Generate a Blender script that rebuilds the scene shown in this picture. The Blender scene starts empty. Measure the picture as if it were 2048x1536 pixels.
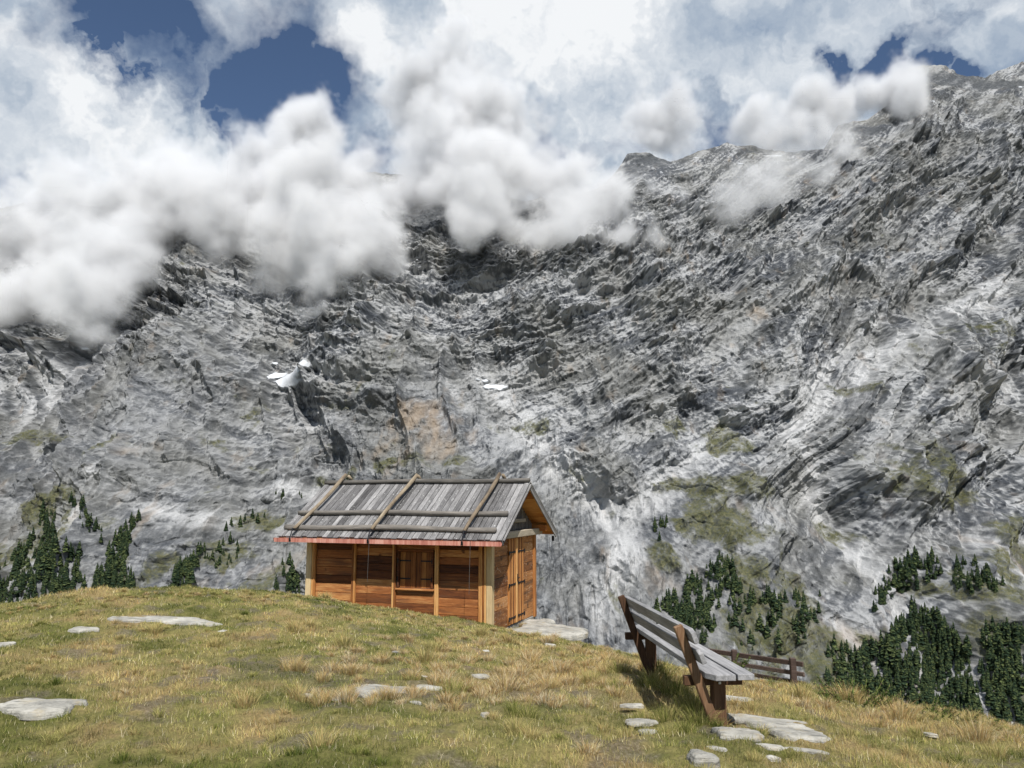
import bpy, bmesh, math, random
import numpy as np
from mathutils import Vector, Matrix

# ---------------------------------------------------------------- camera, sky, sun, exposure
SC = bpy.context.scene
F_PX, PITCH = 1507.0, 0.153            # focal length in pixels of the 2048 px wide photo, upward tilt
EYE = Vector((0, 0, 0))                # the eye is the origin, the meadow lies about 1.6 m below it
cam_d = bpy.data.cameras.new('camera')
cam_d.sensor_width = 36.0
cam_d.lens = F_PX / 2048 * 36.0
cam_d.clip_start, cam_d.clip_end = 0.1, 20000.0
cam = bpy.data.objects.new('camera', cam_d)
SC.collection.objects.link(cam)
cam.location = EYE
cam.rotation_euler = (math.pi / 2 + PITCH, 0, 0)
SC.camera = cam

SUN = Vector((0.15, -0.75, 1.0)).normalized()      # towards the sun
SUN_EL = math.asin(SUN.z)
SUN_AZ = math.atan2(SUN.x, SUN.y)
sl = bpy.data.lights.new('sun', 'SUN')
sl.energy, sl.angle, sl.color = 5.0, math.radians(0.5), (1.0, 0.965, 0.92)
so = bpy.data.objects.new('sun', sl)
SC.collection.objects.link(so)
so.rotation_euler = SUN.to_track_quat('Z', 'Y').to_euler()

SC.view_settings.view_transform = 'Standard'
SC.view_settings.look = 'None'
SC.view_settings.exposure = 0.22
SC.view_settings.gamma = 1.0
SC.cycles.use_denoising = True
SC.cycles.max_bounces = 6
SC.cycles.diffuse_bounces = 3
SC.cycles.glossy_bounces = 2
SC.cycles.transparent_max_bounces = 8
SC.cycles.volume_bounces = 3
SC.cycles.volume_step_rate = 1.0
SC.cycles.volume_max_steps = 256
SC.cycles.use_adaptive_sampling = True
SC.cycles.adaptive_threshold = 0.02


def D(px, py):
    """unit direction through a point of the photo"""
    u, v = (px - 1024) / F_PX, (768 - py) / F_PX
    c, s = math.cos(PITCH), math.sin(PITCH)
    return Vector((u, c - s * v, s + c * v)).normalized()


def P(px, py, Y):
    """the point at forward distance Y seen at that point of the photo"""
    d = D(px, py)
    return d * (Y / d.y)


class NT:
    """small helper to write node trees"""
    def __init__(self, tree):
        self.t = tree; self.n = tree.nodes; self.l = tree.links
    def node(self, typ, ins=None, **props):
        nd = self.n.new(typ)
        for k, v in props.items():
            setattr(nd, k, v)
        for k, v in (ins or {}).items():
            self.set(nd.inputs[k], v)
        return nd
    def set(self, sock, v):
        if isinstance(v, bpy.types.NodeSocket):
            self.l.new(v, sock)
        elif isinstance(v, bpy.types.Node):
            self.l.new(v.outputs[0], sock)
        else:
            sock.default_value = v
    def math(self, op, a, b=0.0, c=0.0, clamp=False):
        nd = self.n.new('ShaderNodeMath'); nd.operation = op; nd.use_clamp = clamp
        self.set(nd.inputs[0], a); self.set(nd.inputs[1], b); self.set(nd.inputs[2], c)
        return nd.outputs[0]
    def vec(self, op, a, b=(0, 0, 0), scale=None):
        nd = self.n.new('ShaderNodeVectorMath'); nd.operation = op
        self.set(nd.inputs[0], a); self.set(nd.inputs[1], b)
        if scale is not None:
            self.set(nd.inputs['Scale'], scale)
        return nd.outputs['Value'] if op in ('DISTANCE', 'LENGTH', 'DOT_PRODUCT') else nd.outputs[0]
    def noise(self, v, scale, detail=4, rough=0.5, dist=0.0, lac=2.0, out=0, dim='3D'):
        nd = self.n.new('ShaderNodeTexNoise'); nd.noise_dimensions = dim
        if v is not None: self.set(nd.inputs['Vector'], v)
        nd.inputs['Scale'].default_value = scale; nd.inputs['Detail'].default_value = detail
        nd.inputs['Roughness'].default_value = rough; nd.inputs['Distortion'].default_value = dist
        nd.inputs['Lacunarity'].default_value = lac
        return nd.outputs[out]
    def ramp(self, fac, stops, interp='LINEAR'):
        nd = self.n.new('ShaderNodeValToRGB'); self.set(nd.inputs[0], fac)
        cr = nd.color_ramp; cr.interpolation = interp
        while len(cr.elements) < len(stops): cr.elements.new(0.5)
        for e, (p, c) in zip(cr.elements, stops):
            e.position = p; e.color = (c if len(c) == 4 else (*c, 1)) if not isinstance(c, (int, float)) else (c, c, c, 1)
        return nd.outputs[0]
    def mix(self, fac, a, b, mode='MIX'):
        nd = self.n.new('ShaderNodeMix'); nd.data_type = 'RGBA'; nd.blend_type = mode
        self.set(nd.inputs[0], fac)
        for s, v in ((nd.inputs[6], a), (nd.inputs[7], b)):
            self.set(s, (*v, 1) if isinstance(v, tuple) and len(v) == 3 else v)
        return nd.outputs[2]
    def maprange(self, v, a, b, c=0.0, d=1.0, smooth=False):
        nd = self.n.new('ShaderNodeMapRange'); nd.clamp = True
        if smooth: nd.interpolation_type = 'SMOOTHSTEP'
        for i, x in enumerate((v, a, b, c, d)): self.set(nd.inputs[i], x)
        return nd.outputs[0]


# world: clear deep blue air with broken cumulus far behind the ridge
W = bpy.data.worlds.new('World'); SC.world = W; W.use_nodes = True
W.node_tree.nodes.clear(); nt = NT(W.node_tree)
sky = nt.node('ShaderNodeTexSky', sky_type='NISHITA', sun_disc=False, sun_elevation=SUN_EL, sun_rotation=SUN_AZ,
              altitude=2300.0, air_density=1.0, dust_density=0.3, ozone_density=2.5)
dirv = nt.node('ShaderNodeTexCoord').outputs['Generated']
warp = nt.noise(dirv, 3.0, 6, 0.6, out=1)
warp = nt.vec('SCALE', nt.vec('SUBTRACT', warp, (0.5, 0.5, 0.5)), scale=0.20)
dw = nt.vec('ADD', dirv, warp)
wf = nt.noise(dirv, 12.0, 6, 0.58, out=1)
dw = nt.vec('ADD', dw, nt.vec('SCALE', nt.vec('SUBTRACT', wf, (0.5, 0.5, 0.5)), scale=0.11))
gap = None                              # the holes of blue in the cloud, as directions
for px, py, r in [(250, 30, .10), (190, 20, .08), (340, 90, .075), (590, 80, .075), (545, 160, .09), (635, 190, .08),
                  (470, 165, .065), (600, 140, .08), (1775, 90, .032), (1850, 125, .022), (1440, 270, .05), (1230, 285, .045), (1100, 300, .04), (770, 345, .05),
                  (20, 370, .05), (1650, 130, .03), (470, 250, .035), (500, 300, .03)]:
    g = nt.maprange(nt.vec('DISTANCE', dw, tuple(D(px, py))), r * 1.35, r * 0.30, smooth=True)
    gap = g if gap is None else nt.math('MAXIMUM', gap, g)
body = nt.noise(dw, 3.2, 7, 0.53)
lightn = nt.noise(nt.vec('ADD', dw, (0.02, 0.0, 0.05)), 3.2, 7, 0.53)
fine = nt.noise(dw, 8.0, 5, 0.55)
cover = nt.math('SUBTRACT', nt.maprange(nt.math('ADD', body, nt.math('MULTIPLY', nt.math('SUBTRACT', fine, .5), .5)), 0.30, 0.44, 0, 1.25), nt.math('MULTIPLY', gap, 1.3), clamp=True)
sepn = nt.node('ShaderNodeSeparateXYZ', {0: dw})            # cloud thinned out of view behind the camera, to deepen the shadows
cover = nt.math('MULTIPLY', cover, nt.maprange(sepn.outputs[1], -0.25, 0.2, 0.12, 1.0, smooth=True))
edge = nt.math('MULTIPLY', cover, nt.maprange(fine, 0.25, 0.5, 0.75, 1.0))
shade = nt.math('ADD', nt.math('MULTIPLY', nt.math('SUBTRACT', body, lightn), 5.5), 0.50)
shade = nt.math('ADD', shade, nt.math('MULTIPLY', nt.math('SUBTRACT', fine, 0.5), 0.5), clamp=True)
ccol = nt.ramp(shade, [(0.0, (0.29, 0.37, 0.49)), (0.38, (0.44, 0.51, 0.60)), (0.68, (0.63, 0.68, 0.74)), (1.0, (0.88, 0.90, 0.92))])
bg = nt.node('ShaderNodeBackground', {'Color': sky.outputs[0], 'Strength': 0.08})
bc = nt.node('ShaderNodeBackground', {'Color': ccol, 'Strength': 0.88})
ms = nt.node('ShaderNodeMixShader', {0: nt.math('POWER', cover, 0.6), 1: bg.outputs[0], 2: bc.outputs[0]})
nt.node('ShaderNodeOutputWorld', {0: ms.outputs[0]})

# ---------------------------------------------------------------- building helpers
ROOTC = SC.collection


def tag(o, label=None, cat=None, group=None, kind=None):
    if label: o['label'] = label
    if cat: o['category'] = cat
    if group: o['group'] = group
    if kind: o['kind'] = kind
    return o


def thing(name, loc, label, cat, group=None, rz=0.0):
    o = bpy.data.objects.new(name, None); ROOTC.objects.link(o)
    o.location = loc; o.rotation_euler = (0, 0, rz); o.empty_display_size = 0.2
    return tag(o, label, cat, group)


def link_mesh(name, me, mat, parent=None, smooth=False):
    o = bpy.data.objects.new(name, me); ROOTC.objects.link(o)
    if mat: me.materials.append(mat)
    if parent is not None: o.parent = parent
    if smooth:
        me.polygons.foreach_set('use_smooth', [True] * len(me.polygons))
    return o


def grid_mesh(name, V, mat, smooth=True, parent=None):
    """V: (rows, cols, 3) array"""
    r, c = V.shape[:2]
    idx = np.arange(r * c).reshape(r, c)
    q = np.stack([idx[:-1, :-1], idx[:-1, 1:], idx[1:, 1:], idx[1:, :-1]], -1).reshape(-1, 4)
    return array_mesh(name, V.reshape(-1, 3), q, mat, smooth, parent)


def array_mesh(name, V, Fc, mat, smooth=True, parent=None):
    me = bpy.data.meshes.new(name)
    n, k = Fc.shape
    me.vertices.add(len(V)); me.vertices.foreach_set('co', np.ascontiguousarray(V, np.float32).ravel())
    me.loops.add(n * k); me.loops.foreach_set('vertex_index', np.ascontiguousarray(Fc, np.int32).ravel())
    me.polygons.add(n)
    me.polygons.foreach_set('loop_start', np.arange(0, n * k, k, dtype=np.int32))
    me.polygons.foreach_set('use_smooth', np.full(n, smooth, dtype=bool))
    me.update(calc_edges=True)
    return link_mesh(name, me, mat, parent)


def attr(o, name, vals):
    a = o.data.attributes.new(name, 'FLOAT', 'POINT')
    a.data.foreach_set('value', np.ascontiguousarray(vals, np.float32).ravel())


_rs = np.random.RandomState(7)
_perm = _rs.permutation(4096)
_ga = _rs.uniform(0, 2 * np.pi, 4096)
_gx, _gy = np.cos(_ga).astype(np.float32), np.sin(_ga).astype(np.float32)


def pnoise(x, y, seed=0):
    """2D gradient noise, about -0.7..0.7"""
    x = np.asarray(x, np.float32) + seed * 17.31; y = np.asarray(y, np.float32) + seed * 9.77
    xi = np.floor(x).astype(np.int64); yi = np.floor(y).astype(np.int64)
    xf = x - xi; yf = y - yi
    def g(ix, iy, dx, dy):
        h = _perm[(_perm[(ix + seed * 131) & 4095] + iy) & 4095]
        return _gx[h] * dx + _gy[h] * dy
    u = xf * xf * xf * (xf * (xf * 6 - 15) + 10); v = yf * yf * yf * (yf * (yf * 6 - 15) + 10)
    n00 = g(xi, yi, xf, yf); n10 = g(xi + 1, yi, xf - 1, yf)
    n01 = g(xi, yi + 1, xf, yf - 1); n11 = g(xi + 1, yi + 1, xf - 1, yf - 1)
    a = n00 + u * (n10 - n00); b = n01 + u * (n11 - n01)
    return (a + v * (b - a)) * 1.4


def fbm(x, y, octs=5, gain=0.5, lac=2.03, seed=0):
    s = 0; a = 1.0
    for i in range(octs):
        s = s + a * pnoise(x, y, seed + i); x = x * lac; y = y * lac; a *= gain
    return s


def ridged(x, y, octs=6, gain=0.5, lac=2.07, seed=0):
    s = 0; a = 1.0; w = 1.0
    for i in range(octs):
        n = 1 - np.abs(pnoise(x, y, seed + i)) * 2.0
        n = n * np.abs(n) * w
        s = s + a * n; w = np.clip(n * 1.4 + 0.15, 0.1, 1); x = x * lac; y = y * lac; a *= gain
    return s


def smooth01(x):
    x = np.clip(x, 0, 1); return x * x * (3 - 2 * x)


def seg_dist(X, Z, pts):
    """distance to a polyline and the position (0..1) along it of the nearest point"""
    best = np.full(X.shape, 1e9, np.float32); tt = np.zeros(X.shape, np.float32)
    n = len(pts) - 1
    for i in range(n):
        (ax, az), (bx, bz) = pts[i], pts[i + 1]
        dx, dz = bx - ax, bz - az
        t = np.clip(((X - ax) * dx + (Z - az) * dz) / (dx * dx + dz * dz), 0, 1)
        d = np.hypot(X - ax - t * dx, Z - az - t * dz)
        m = d < best
        best = np.where(m, d, best); tt = np.where(m, (i + t) / n, tt)
    return best, tt


def new_mat(name):
    m = bpy.data.materials.new(name); m.use_nodes = True; m.node_tree.nodes.clear()
    return m, NT(m.node_tree)


def principled(nt, col, rough=0.8, bump=None, bstr=0.5, bdist=0.02, spec=0.3, metal=0.0, normal=None):
    b = nt.node('ShaderNodeBsdfPrincipled')
    nt.set(b.inputs['Base Color'], (*col, 1) if isinstance(col, tuple) and len(col) == 3 else col)
    nt.set(b.inputs['Roughness'], rough); nt.set(b.inputs['Specular IOR Level'], spec)
    b.inputs['Metallic'].default_value = metal
    if bump is not None:
        bn = nt.node('ShaderNodeBump', {'Height': bump, 'Strength': bstr, 'Distance': bdist})
        nt.set(b.inputs['Normal'], bn.outputs[0])
    nt.node('ShaderNodeOutputMaterial', {0: b.outputs[0]})
    return b

# ---------------------------------------------------------------- the rock face across the valley
SLOPE = 1.10
def face_Y(e, k=1.0):
    return 1350.0 / (SLOPE - e)

def face_pt(px, py):
    """point of the mean face seen at that point of the photo -> (X, Z)"""
    d = D(px, py); Y = 1350.0 / (SLOPE - d.z / d.y)
    return (d.x / d.y * Y, d.z / d.y * Y)

def pl(*pts):
    return [face_pt(*p) for p in pts]

NC, NR = 1850, 1300
SKYLINE = [(-2200, 520), (-1500, 330), (-900, 430), (-400, 470), (-150, 440), (60, 400), (250, 420), (430, 425), (560, 400), (700, 350), (800, 345), (900, 380), (1050, 400), (1180, 390), (1232, 350), (1262, 312),
           (1300, 306), (1350, 322), (1420, 300), (1470, 287), (1520, 290), (1600, 305), (1665, 300), (1700, 250), (1760, 240), (1800, 215), (1838, 150), (1880, 134), (1925, 140), (1960, 158),
           (2010, 160), (2048, 140), (2100, 120), (2200, 170), (2500, 260), (3000, 200), (3600, 330), (4300, 400)]
acol = np.concatenate([np.linspace(-2100, -336, 130), np.linspace(-330, 2380, NC), np.linspace(2386, 4200, 130)])
acol = (acol - 1024) / F_PX / 0.97
pxcol = acol * 0.97 * F_PX + 1024
sky_py = np.interp(pxcol, [p[0] for p in SKYLINE], [p[1] for p in SKYLINE])
e_of = lambda px, py: D(px, py).z / D(px, py).y
e_top = np.array([e_of(a, b) for a, b in zip(pxcol, sky_py)])
v = np.linspace(0, 1, NR)[:, None]
e_bot = -0.38
Eg = e_bot + (e_top[None, :] - e_bot) * v
Ag = np.broadcast_to(acol[None, :], Eg.shape)
Yb = 1350.0 / (SLOPE - Eg)
# correct for cos of pitch on columns (a is exact X/Y)
X = (Ag * Yb).astype(np.float32); Z = (Eg * Yb).astype(np.float32)
wx = fbm(X / 330, Z / 330, 4, seed=3) * 60; wz = fbm(X / 330, Z / 330, 4, seed=11) * 60
Xw, Zw = X + wx * 0.6, Z + wz * 0.6

SPURS = [  # polyline in photo points, (height at its start, at its end), side slope
    (pl((400, 470), (400, 560), (370, 690), (330, 850), (290, 1000), (250, 1180)), (40, 190), 0.62),
    (pl((120, 640), (90, 800), (30, 950), (-60, 1150)), (20, 130), 0.6),
    (pl((260, 700), (200, 800), (130, 900)), (10, 60), 0.5),
    (pl((720, 360), (700, 560), (740, 690), (840, 850), (880, 1000), (900, 1150)), (60, 170), 0.62),
    (pl((1180, 420), (1130, 560), (1060, 640)), (50, 60), 0.5),
    (pl((1260, 320), (1300, 480), (1330, 600), (1290, 720), (1200, 820), (1190, 960)), (60, 70), 0.5),
    (pl((1320, 880), (1440, 960), (1440, 1150), (1400, 1330)), (40, 200), 0.62),
    (pl((1870, 140), (1720, 420), (1600, 600), (1500, 740), (1460, 830)), (90, 50), 0.45),
    (pl((2000, 170), (1900, 420), (1790, 560), (1640, 740)), (60, 30), 0.4),
    (pl((2100, 480), (1930, 650), (1850, 760), (1800, 880), (1760, 1000)), (60, 120), 0.5),
    (pl((2040, 800), (1950, 960), (1870, 1080), (1880, 1200), (1860, 1350)), (50, 230), 0.6),
    (pl((600, 1000), (560, 1080), (520, 1200)), (30, 90), 0.5),
    (pl((1140, 1000), (1120, 1100), (1080, 1250)), (30, 80), 0.6),
    (pl((1180, 1120), (1190, 1260)), (20, 70), 0.6),
]
h = np.zeros_like(X)
for pts, (h0, h1), k in SPURS:
    d, t = seg_dist(Xw, Zw, pts)
    h = np.maximum(h, h0 + (h1 - h0) * t - k * d) if False else np.where(
        (h0 + (h1 - h0) * t - k * d) * 1.35 > h, (h0 + (h1 - h0) * t - k * d) * 1.35, h)
GULLIES = [  # polyline, depth, half width, pale debris amount
    (pl((565, 745), (600, 840), (590, 930), (640, 1010)), 25, 26, .6),
    (pl((950, 740), (1000, 790), (1050, 880), (1130, 960), (1190, 1000), (1235, 1060), (1240, 1110), (1190, 1200)), 28, 22, 1.0),
    (pl((1990, 560), (1850, 650), (1745, 720), (1640, 800), (1560, 880), (1590, 930), (1605, 1000), (1640, 1060), (1690, 1150), (1740, 1260), (1650, 1330)), 30, 16, 1.0),
    (pl((2040, 760), (1960, 830), (1900, 900)), 20, 20, .6),
    (pl((150, 740), (90, 830), (20, 900)), 22, 30, .7),
    (pl((300, 960), (350, 1000), (430, 1040), (500, 1050)), 22, 12, .9),
    (pl((270, 1030), (230, 1080), (200, 1130), (180, 1190)), 25, 16, 1.0),
    (pl((150, 1060), (160, 1130), (180, 1190)), 18, 10, .8),
    (pl((1450, 860), (1330, 950), (1260, 1040)), 20, 14, .8),
    (pl((1840, 1070), (1880, 1130), (1930, 1230)), 15, 14, 1.0),
    (pl((2060, 1180), (1980, 1120), (1940, 1060)), 15, 12, .8),
    (pl((1500, 1140), (1580, 1200), (1640, 1260)), 20, 14, .6),
    (pl((1780, 600), (1700, 700), (1560, 830)), 15, 14, .7),
    (pl((1100, 900), (1160, 970), (1200, 1010)), 15, 20, .8),
    (pl((700, 600), (900, 720), (980, 790)), 18, 14, .4),
    (pl((1740, 1270), (1720, 1200), (1735, 1160)), 60, 14, .0),
    (pl((1615, 910), (1620, 980), (1650, 1050)), 50, 9, .0),
    (pl((505, 960), (492, 1010), (495, 1030)), 55, 12, .0),
    (pl((1250, 1060), (1265, 1110)), 14, 12, .0),
    (pl((1900, 330), (1720, 480), (1690, 545), (1500, 700), (1330, 880)), 34, 13, .0),
    (pl((1640, 400), (1560, 480), (1380, 640), (1250, 740)), 26, 12, .0),
    (pl((2060, 400), (1880, 560), (1740, 680)), 34, 14, .0),
    (pl((1480, 400), (1330, 540), (1180, 640), (1090, 680)), 26, 13, .0),
    (pl((2060, 820), (1980, 900), (1900, 1000)), 34, 13, .0),
    (pl((2060, 700), (1990, 740)), 50, 20, .0),
    (pl((480, 610), (560, 670), (650, 670), (700, 630)), 26, 20, .0),
    (pl((370, 610), (250, 740), (120, 880), (10, 970)), 26, 14, .45),
    (pl((420, 600), (520, 720), (590, 800)), 22, 12, .35),
    (pl((715, 690), (620, 800), (570, 900), (540, 960)), 26, 13, .4),
    (pl((770, 690), (900, 780), (1010, 880), (1050, 950)), 30, 13, .5),
    (pl((0, 690), (150, 670), (260, 650), (340, 610)), 45, 22, .0),
    (pl((800, 520), (900, 560), (1050, 570)), 50, 30, .0),
    (pl((1120, 560), (1200, 590), (1300, 570)), 30, 16, .0),
    (pl((380, 720), (300, 800), (180, 900)), 22, 10, .0),
    (pl((960, 800), (1040, 900), (1080, 960)), 30, 12, .0),
    (pl((1120, 1000), (1240, 1020), (1300, 1100)), 12, 12, .0),
    (pl((1420, 1000), (1520, 990), (1580, 1010)), 24, 12, .0),
]
scree = np.zeros_like(X)
for pts, dep, wd, sc in GULLIES:
    d, t = seg_dist(X + wx * 0.25, Z + wz * 0.25, pts)
    h = h - dep * np.exp(-(d / (wd * 1.5)) ** 2)
    scree = np.maximum(scree, sc * np.exp(-(d / (wd * 1.2)) ** 2))
def blur(a, k, passes=3):
    for _ in range(passes):
        for ax in (0, 1):
            p = np.concatenate([np.repeat(np.take(a, [0], ax), k + 1, ax), a, np.repeat(np.take(a, [-1], ax), k, ax)], ax).astype(np.float64)
            c = np.cumsum(p, ax); n_ = a.shape[ax]; w_ = 2 * k + 1
            a = ((np.take(c, range(w_, w_ + n_), ax) - np.take(c, range(0, n_), ax)) / w_).astype(np.float32)
    return a


h = blur(h, 9)
h_macro = h.copy()
big = fbm(X / 420, Z / 420, 3, seed=21)
# the rock: folded strata that rise to the right, ribs and couloirs running down the lower walls, crevices
dip = np.interp(X, [-1400, -700, -250, 150, 700, 1500], [-0.35, -0.10, 0.15, 0.40, 0.72, 0.85])
fold = fbm(X / 560, Z / 420, 2, 0.45, seed=61) * 80 + fbm(X / 150, Z / 120, 3, 0.5, seed=62) * 9
S = (Z - dip * X) + fold
T = X + dip * Z
layer = np.clip(0.25 + smooth01((Z + 120) / 380) + 0.6 * smooth01((X - 100) / 500), 0, 1.1)
def px_blob(lst):
    m = np.zeros_like(X)
    for px, py, rx, ry, s in lst:
        cx, cz = face_pt(px, py)
        k = 1350.0 / (SLOPE - e_of(px, py)) / F_PX
        q = np.sqrt(((X - cx) / (rx * k)) ** 2 + ((Z - cz) / (ry * k * 1.05)) ** 2)
        m = np.maximum(m, s * np.clip(1.6 - q, 0, 1))
    return m

massive = np.clip(px_blob([(840, 850, 150, 120, 1), (720, 900, 120, 90, 1), (340, 800, 170, 130, 1), (300, 950, 200, 80, .8)]), 0, 1)
layer = layer * (1 - .7 * massive)
low = 1.15 + .35 * massive - 0.75 * smooth01((X - 50) / 500)
h += 30 * (ridged(Xw / 230, Zw / 250, 4, 0.5, seed=31) - 0.6)
h += 20 * layer * (ridged(S / 120, T / 460, 3, 0.5, seed=36) - 0.6)
Xr = X - 0.25 * np.sin(X / 330.0) * Z
h += 13 * low * (ridged((Xr + wx * .5) / 58, Zw / 190, 5, 0.55, seed=41) - 0.6)
ledge = 0
for lam, am, sd in ((42, 5.2, 71), (17, 3.2, 72), (7.5, 1.7, 73)):
    q = S / lam + 0.2 * fbm(X / 90, Z / 90, 2, seed=sd + 9)
    ledge = ledge + am * np.tanh(pnoise(q, T / (lam * 7.0), seed=sd) * 3.0) + am * .5 * (ridged(q * .8, T / (lam * 4.0), 2, .5, seed=sd + 20) - .6)
h += ledge * (0.25 + 0.75 * layer)
h += 2.8 * fbm(X / 24, Z / 24, 5, 0.6, seed=51)
h += 4.6 * (ridged(X / 30, Z / 34, 4, 0.55, seed=83) - 0.6)
ck2 = np.abs(fbm(X / 75, Z / 60, 3, 0.5, seed=87))
h -= 3.0 * np.exp(-(ck2 / 0.07) ** 2)
ck3 = np.abs(fbm(S / 70, T / 200, 3, 0.5, seed=88))
h -= 4.0 * layer * np.exp(-(ck3 / 0.10) ** 2)
SNOW = [(572, 762, 26, 14, 1.4), (548, 746, 20, 9, 1.3), (594, 752, 20, 10, 1.3), (618, 738, 17, 8, 1.2), (542, 717, 9, 4, .9), (990, 768, 22, 7, 1.2), (965, 757, 12, 3.5, .9), (1000, 772, 8, 5, 1),
        (830, 508, 3, 3, .9), (165, 692, 5, 5, .9), (1345, 310, 10, 2, .9), (1545, 312, 28, 2.2, .9), (1485, 322, 10, 2.5, .9), (1465, 470, 4, 6, .8), (1845, 220, 5, 5, .9), (2035, 182, 10, 4, .9), (1320, 352, 4, 4, .9), (1435, 462, 3, 8, .8), (1392, 318, 6, 2, .8)]
snow = px_blob(SNOW) + fbm(X / 14, Z / 14, 3, seed=97) * 0.4
snow = smooth01((snow - 0.62) * 3)
hs_ = blur(h, 7, 2) + 3.0
h = h * (1 - snow) + hs_ * snow
# fade the relief out at the skyline only a little, so the crest stays where it is
crest = smooth01((1 - v) * 9.0)
h = h * (0.25 + 0.75 * crest)
n = np.array([0.0, -1.0, 0.22])
hm = h_macro * (0.25 + 0.75 * crest); hd = h - hm      # the big spurs stand out level, the rock detail square to the face
V = np.stack([X, Yb - hm + n[1] * hd, Z + n[2] * hd], -1)
# the back of the ridge, falling away out of sight
back = []
for k in range(1, 7):
    b = V[-1].copy(); b[:, 1] += 60.0 * k * k; b[:, 2] -= 34.0 * k * k; b[:, 2] += 10 * fbm(b[:, 0] / 80, b[:, 1] / 80, 3)
    back.append(b)
Vall = np.concatenate([V, np.array(back)], 0)

# local relief: grass and debris settle on gentle ground
gz, _ = np.gradient(h)
gn = gz / (np.abs(gz).mean() + 1e-6)
edge_n = fbm(X / 40, Z / 40, 5, 0.6, seed=91)
GREEN = [(1440, 880, 45, 28, 1), (1060, 850, 35, 20, .8), (1420, 975, 90, 22, 1), (1400, 1040, 80, 40, .9), (1290, 1100, 25, 25, .9), (1450, 1140, 60, 40, .9),
         (1460, 1220, 110, 60, .9), (1540, 1260, 80, 60, .8), (1780, 960, 90, 60, .75), (1940, 670, 50, 16, .9), (1980, 710, 40, 10, .6), (1850, 1120, 50, 30, .7), (1910, 1080, 40, 45, 1),
         (1640, 1060, 30, 18, .8), (1700, 780, 50, 18, .5), (1600, 1240, 60, 40, .6), (1880, 1160, 120, 40, .7), (1900, 1280, 160, 90, .7),
         (190, 1010, 60, 35, .9), (200, 1080, 40, 60, .9), (250, 1050, 35, 30, .8), (70, 1130, 110, 60, .8), (110, 880, 70, 30, .6), (30, 900, 50, 40, .5), (540, 1040, 40, 16, .9),
         (470, 1100, 70, 24, .8), (390, 1130, 40, 30, .7), (570, 1150, 40, 30, .6), (850, 930, 110, 14, .6), (730, 950, 60, 14, .5), (1140, 960, 30, 20, .5), (320, 900, 50, 22, .4), (680, 950, 60, 24, .4),
         (1200, 1160, 24, 20, .5), (1360, 860, 60, 22, .4), (300, 690, 60, 30, .2), (480, 860, 120, 90, .22), (700, 850, 110, 90, .2), (1230, 880, 40, 20, .4)]
green = px_blob(GREEN)
green = smooth01((green + edge_n * 0.55 - 0.42) * 2.8) * smooth01(1.2 - np.clip(gn, -1, 3) * 0.35 )
ORANGE = [(860, 860, 55, 60, 1), (820, 900, 60, 40, .7), (900, 870, 40, 40, .8), (1700, 1310, 18, 50, 1), (1605, 1300, 14, 20, .9), (1930, 1090, 40, 20, .5), (1500, 640, 20, 20, .4), (1660, 390, 60, 40, .3),
          (320, 1000, 120, 40, .3), (1340, 520, 60, 40, .35), (620, 1120, 60, 30, .35), (1640, 1180, 60, 60, .3), (1050, 1010, 50, 30, .3), (1860, 1090, 30, 40, .5), (1590, 1240, 50, 60, .5)]
orange = np.clip(px_blob(ORANGE) + fbm(X / 30, Z / 60, 4, 0.6, seed=95) * 0.8 - 0.42, 0, 1)
sc_n = fbm(S / 22, T / 110, 5, 0.6, seed=99) * layer + (1 - layer) * fbm(Xr / 30, Z / 80, 5, .6, seed=98)
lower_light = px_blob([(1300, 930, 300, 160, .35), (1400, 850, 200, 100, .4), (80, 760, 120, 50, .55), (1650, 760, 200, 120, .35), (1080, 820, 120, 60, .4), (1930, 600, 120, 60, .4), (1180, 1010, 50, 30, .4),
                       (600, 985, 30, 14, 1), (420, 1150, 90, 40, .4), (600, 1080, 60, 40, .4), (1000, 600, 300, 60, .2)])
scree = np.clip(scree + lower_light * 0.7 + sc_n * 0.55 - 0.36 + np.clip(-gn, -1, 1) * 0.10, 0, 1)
band = 1.0 * pnoise(S / 34, T / 300, seed=77) + 0.5 * pnoise(S / 11, T / 110, seed=78) + 0.5 * pnoise(S / 5.0, T / 50, seed=79) + .7 * fbm(X / 9, Z / 9, 3, .8, seed=80)

cap_shade = smooth01((px_blob([(1900, 165, 90, 34, 1), (2000, 175, 70, 26, .9), (1840, 200, 40, 40, .7), (1300, 325, 44, 26, 1), (1270, 345, 24, 26, .9), (1450, 300, 60, 10, .7), (1730, 265, 34, 22, .9),
                        (1700, 300, 30, 20, .7), (860, 430, 90, 60, 1), (960, 520, 70, 40, .8), (760, 380, 60, 26, .9), (440, 480, 50, 30, .7), (90, 590, 90, 30, .8), (250, 650, 70, 20, .8), (1960, 240, 60, 60, .4)]) + edge_n * .35 - .35) * 2.2)  # dark crest rock, plus cloud shadow painted into the rock colour below it
m_rock, nt = new_mat('grey_limestone')
A = lambda s: nt.node('ShaderNodeAttribute', attribute_name=s).outputs['Fac']
pos = nt.node('ShaderNodeNewGeometry').outputs['Position']
n_big = nt.noise(pos, 0.006, 4, 0.6)
n_mid = nt.noise(pos, 0.04, 6, 0.65)
n_fine = nt.noise(pos, 0.22, 5, 0.7)
col = nt.ramp(nt.math('ADD', nt.math('MULTIPLY', n_mid, 0.6), nt.math('MULTIPLY', n_fine, 0.4)),
              [(0.34, (0.045, 0.049, 0.055)), (0.46, (0.115, 0.12, 0.126)), (0.55, (0.19, 0.195, 0.20)), (0.64, (0.32, 0.324, 0.325))])
bandf = nt.maprange(A('band'), -0.7, 0.7)
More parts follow.
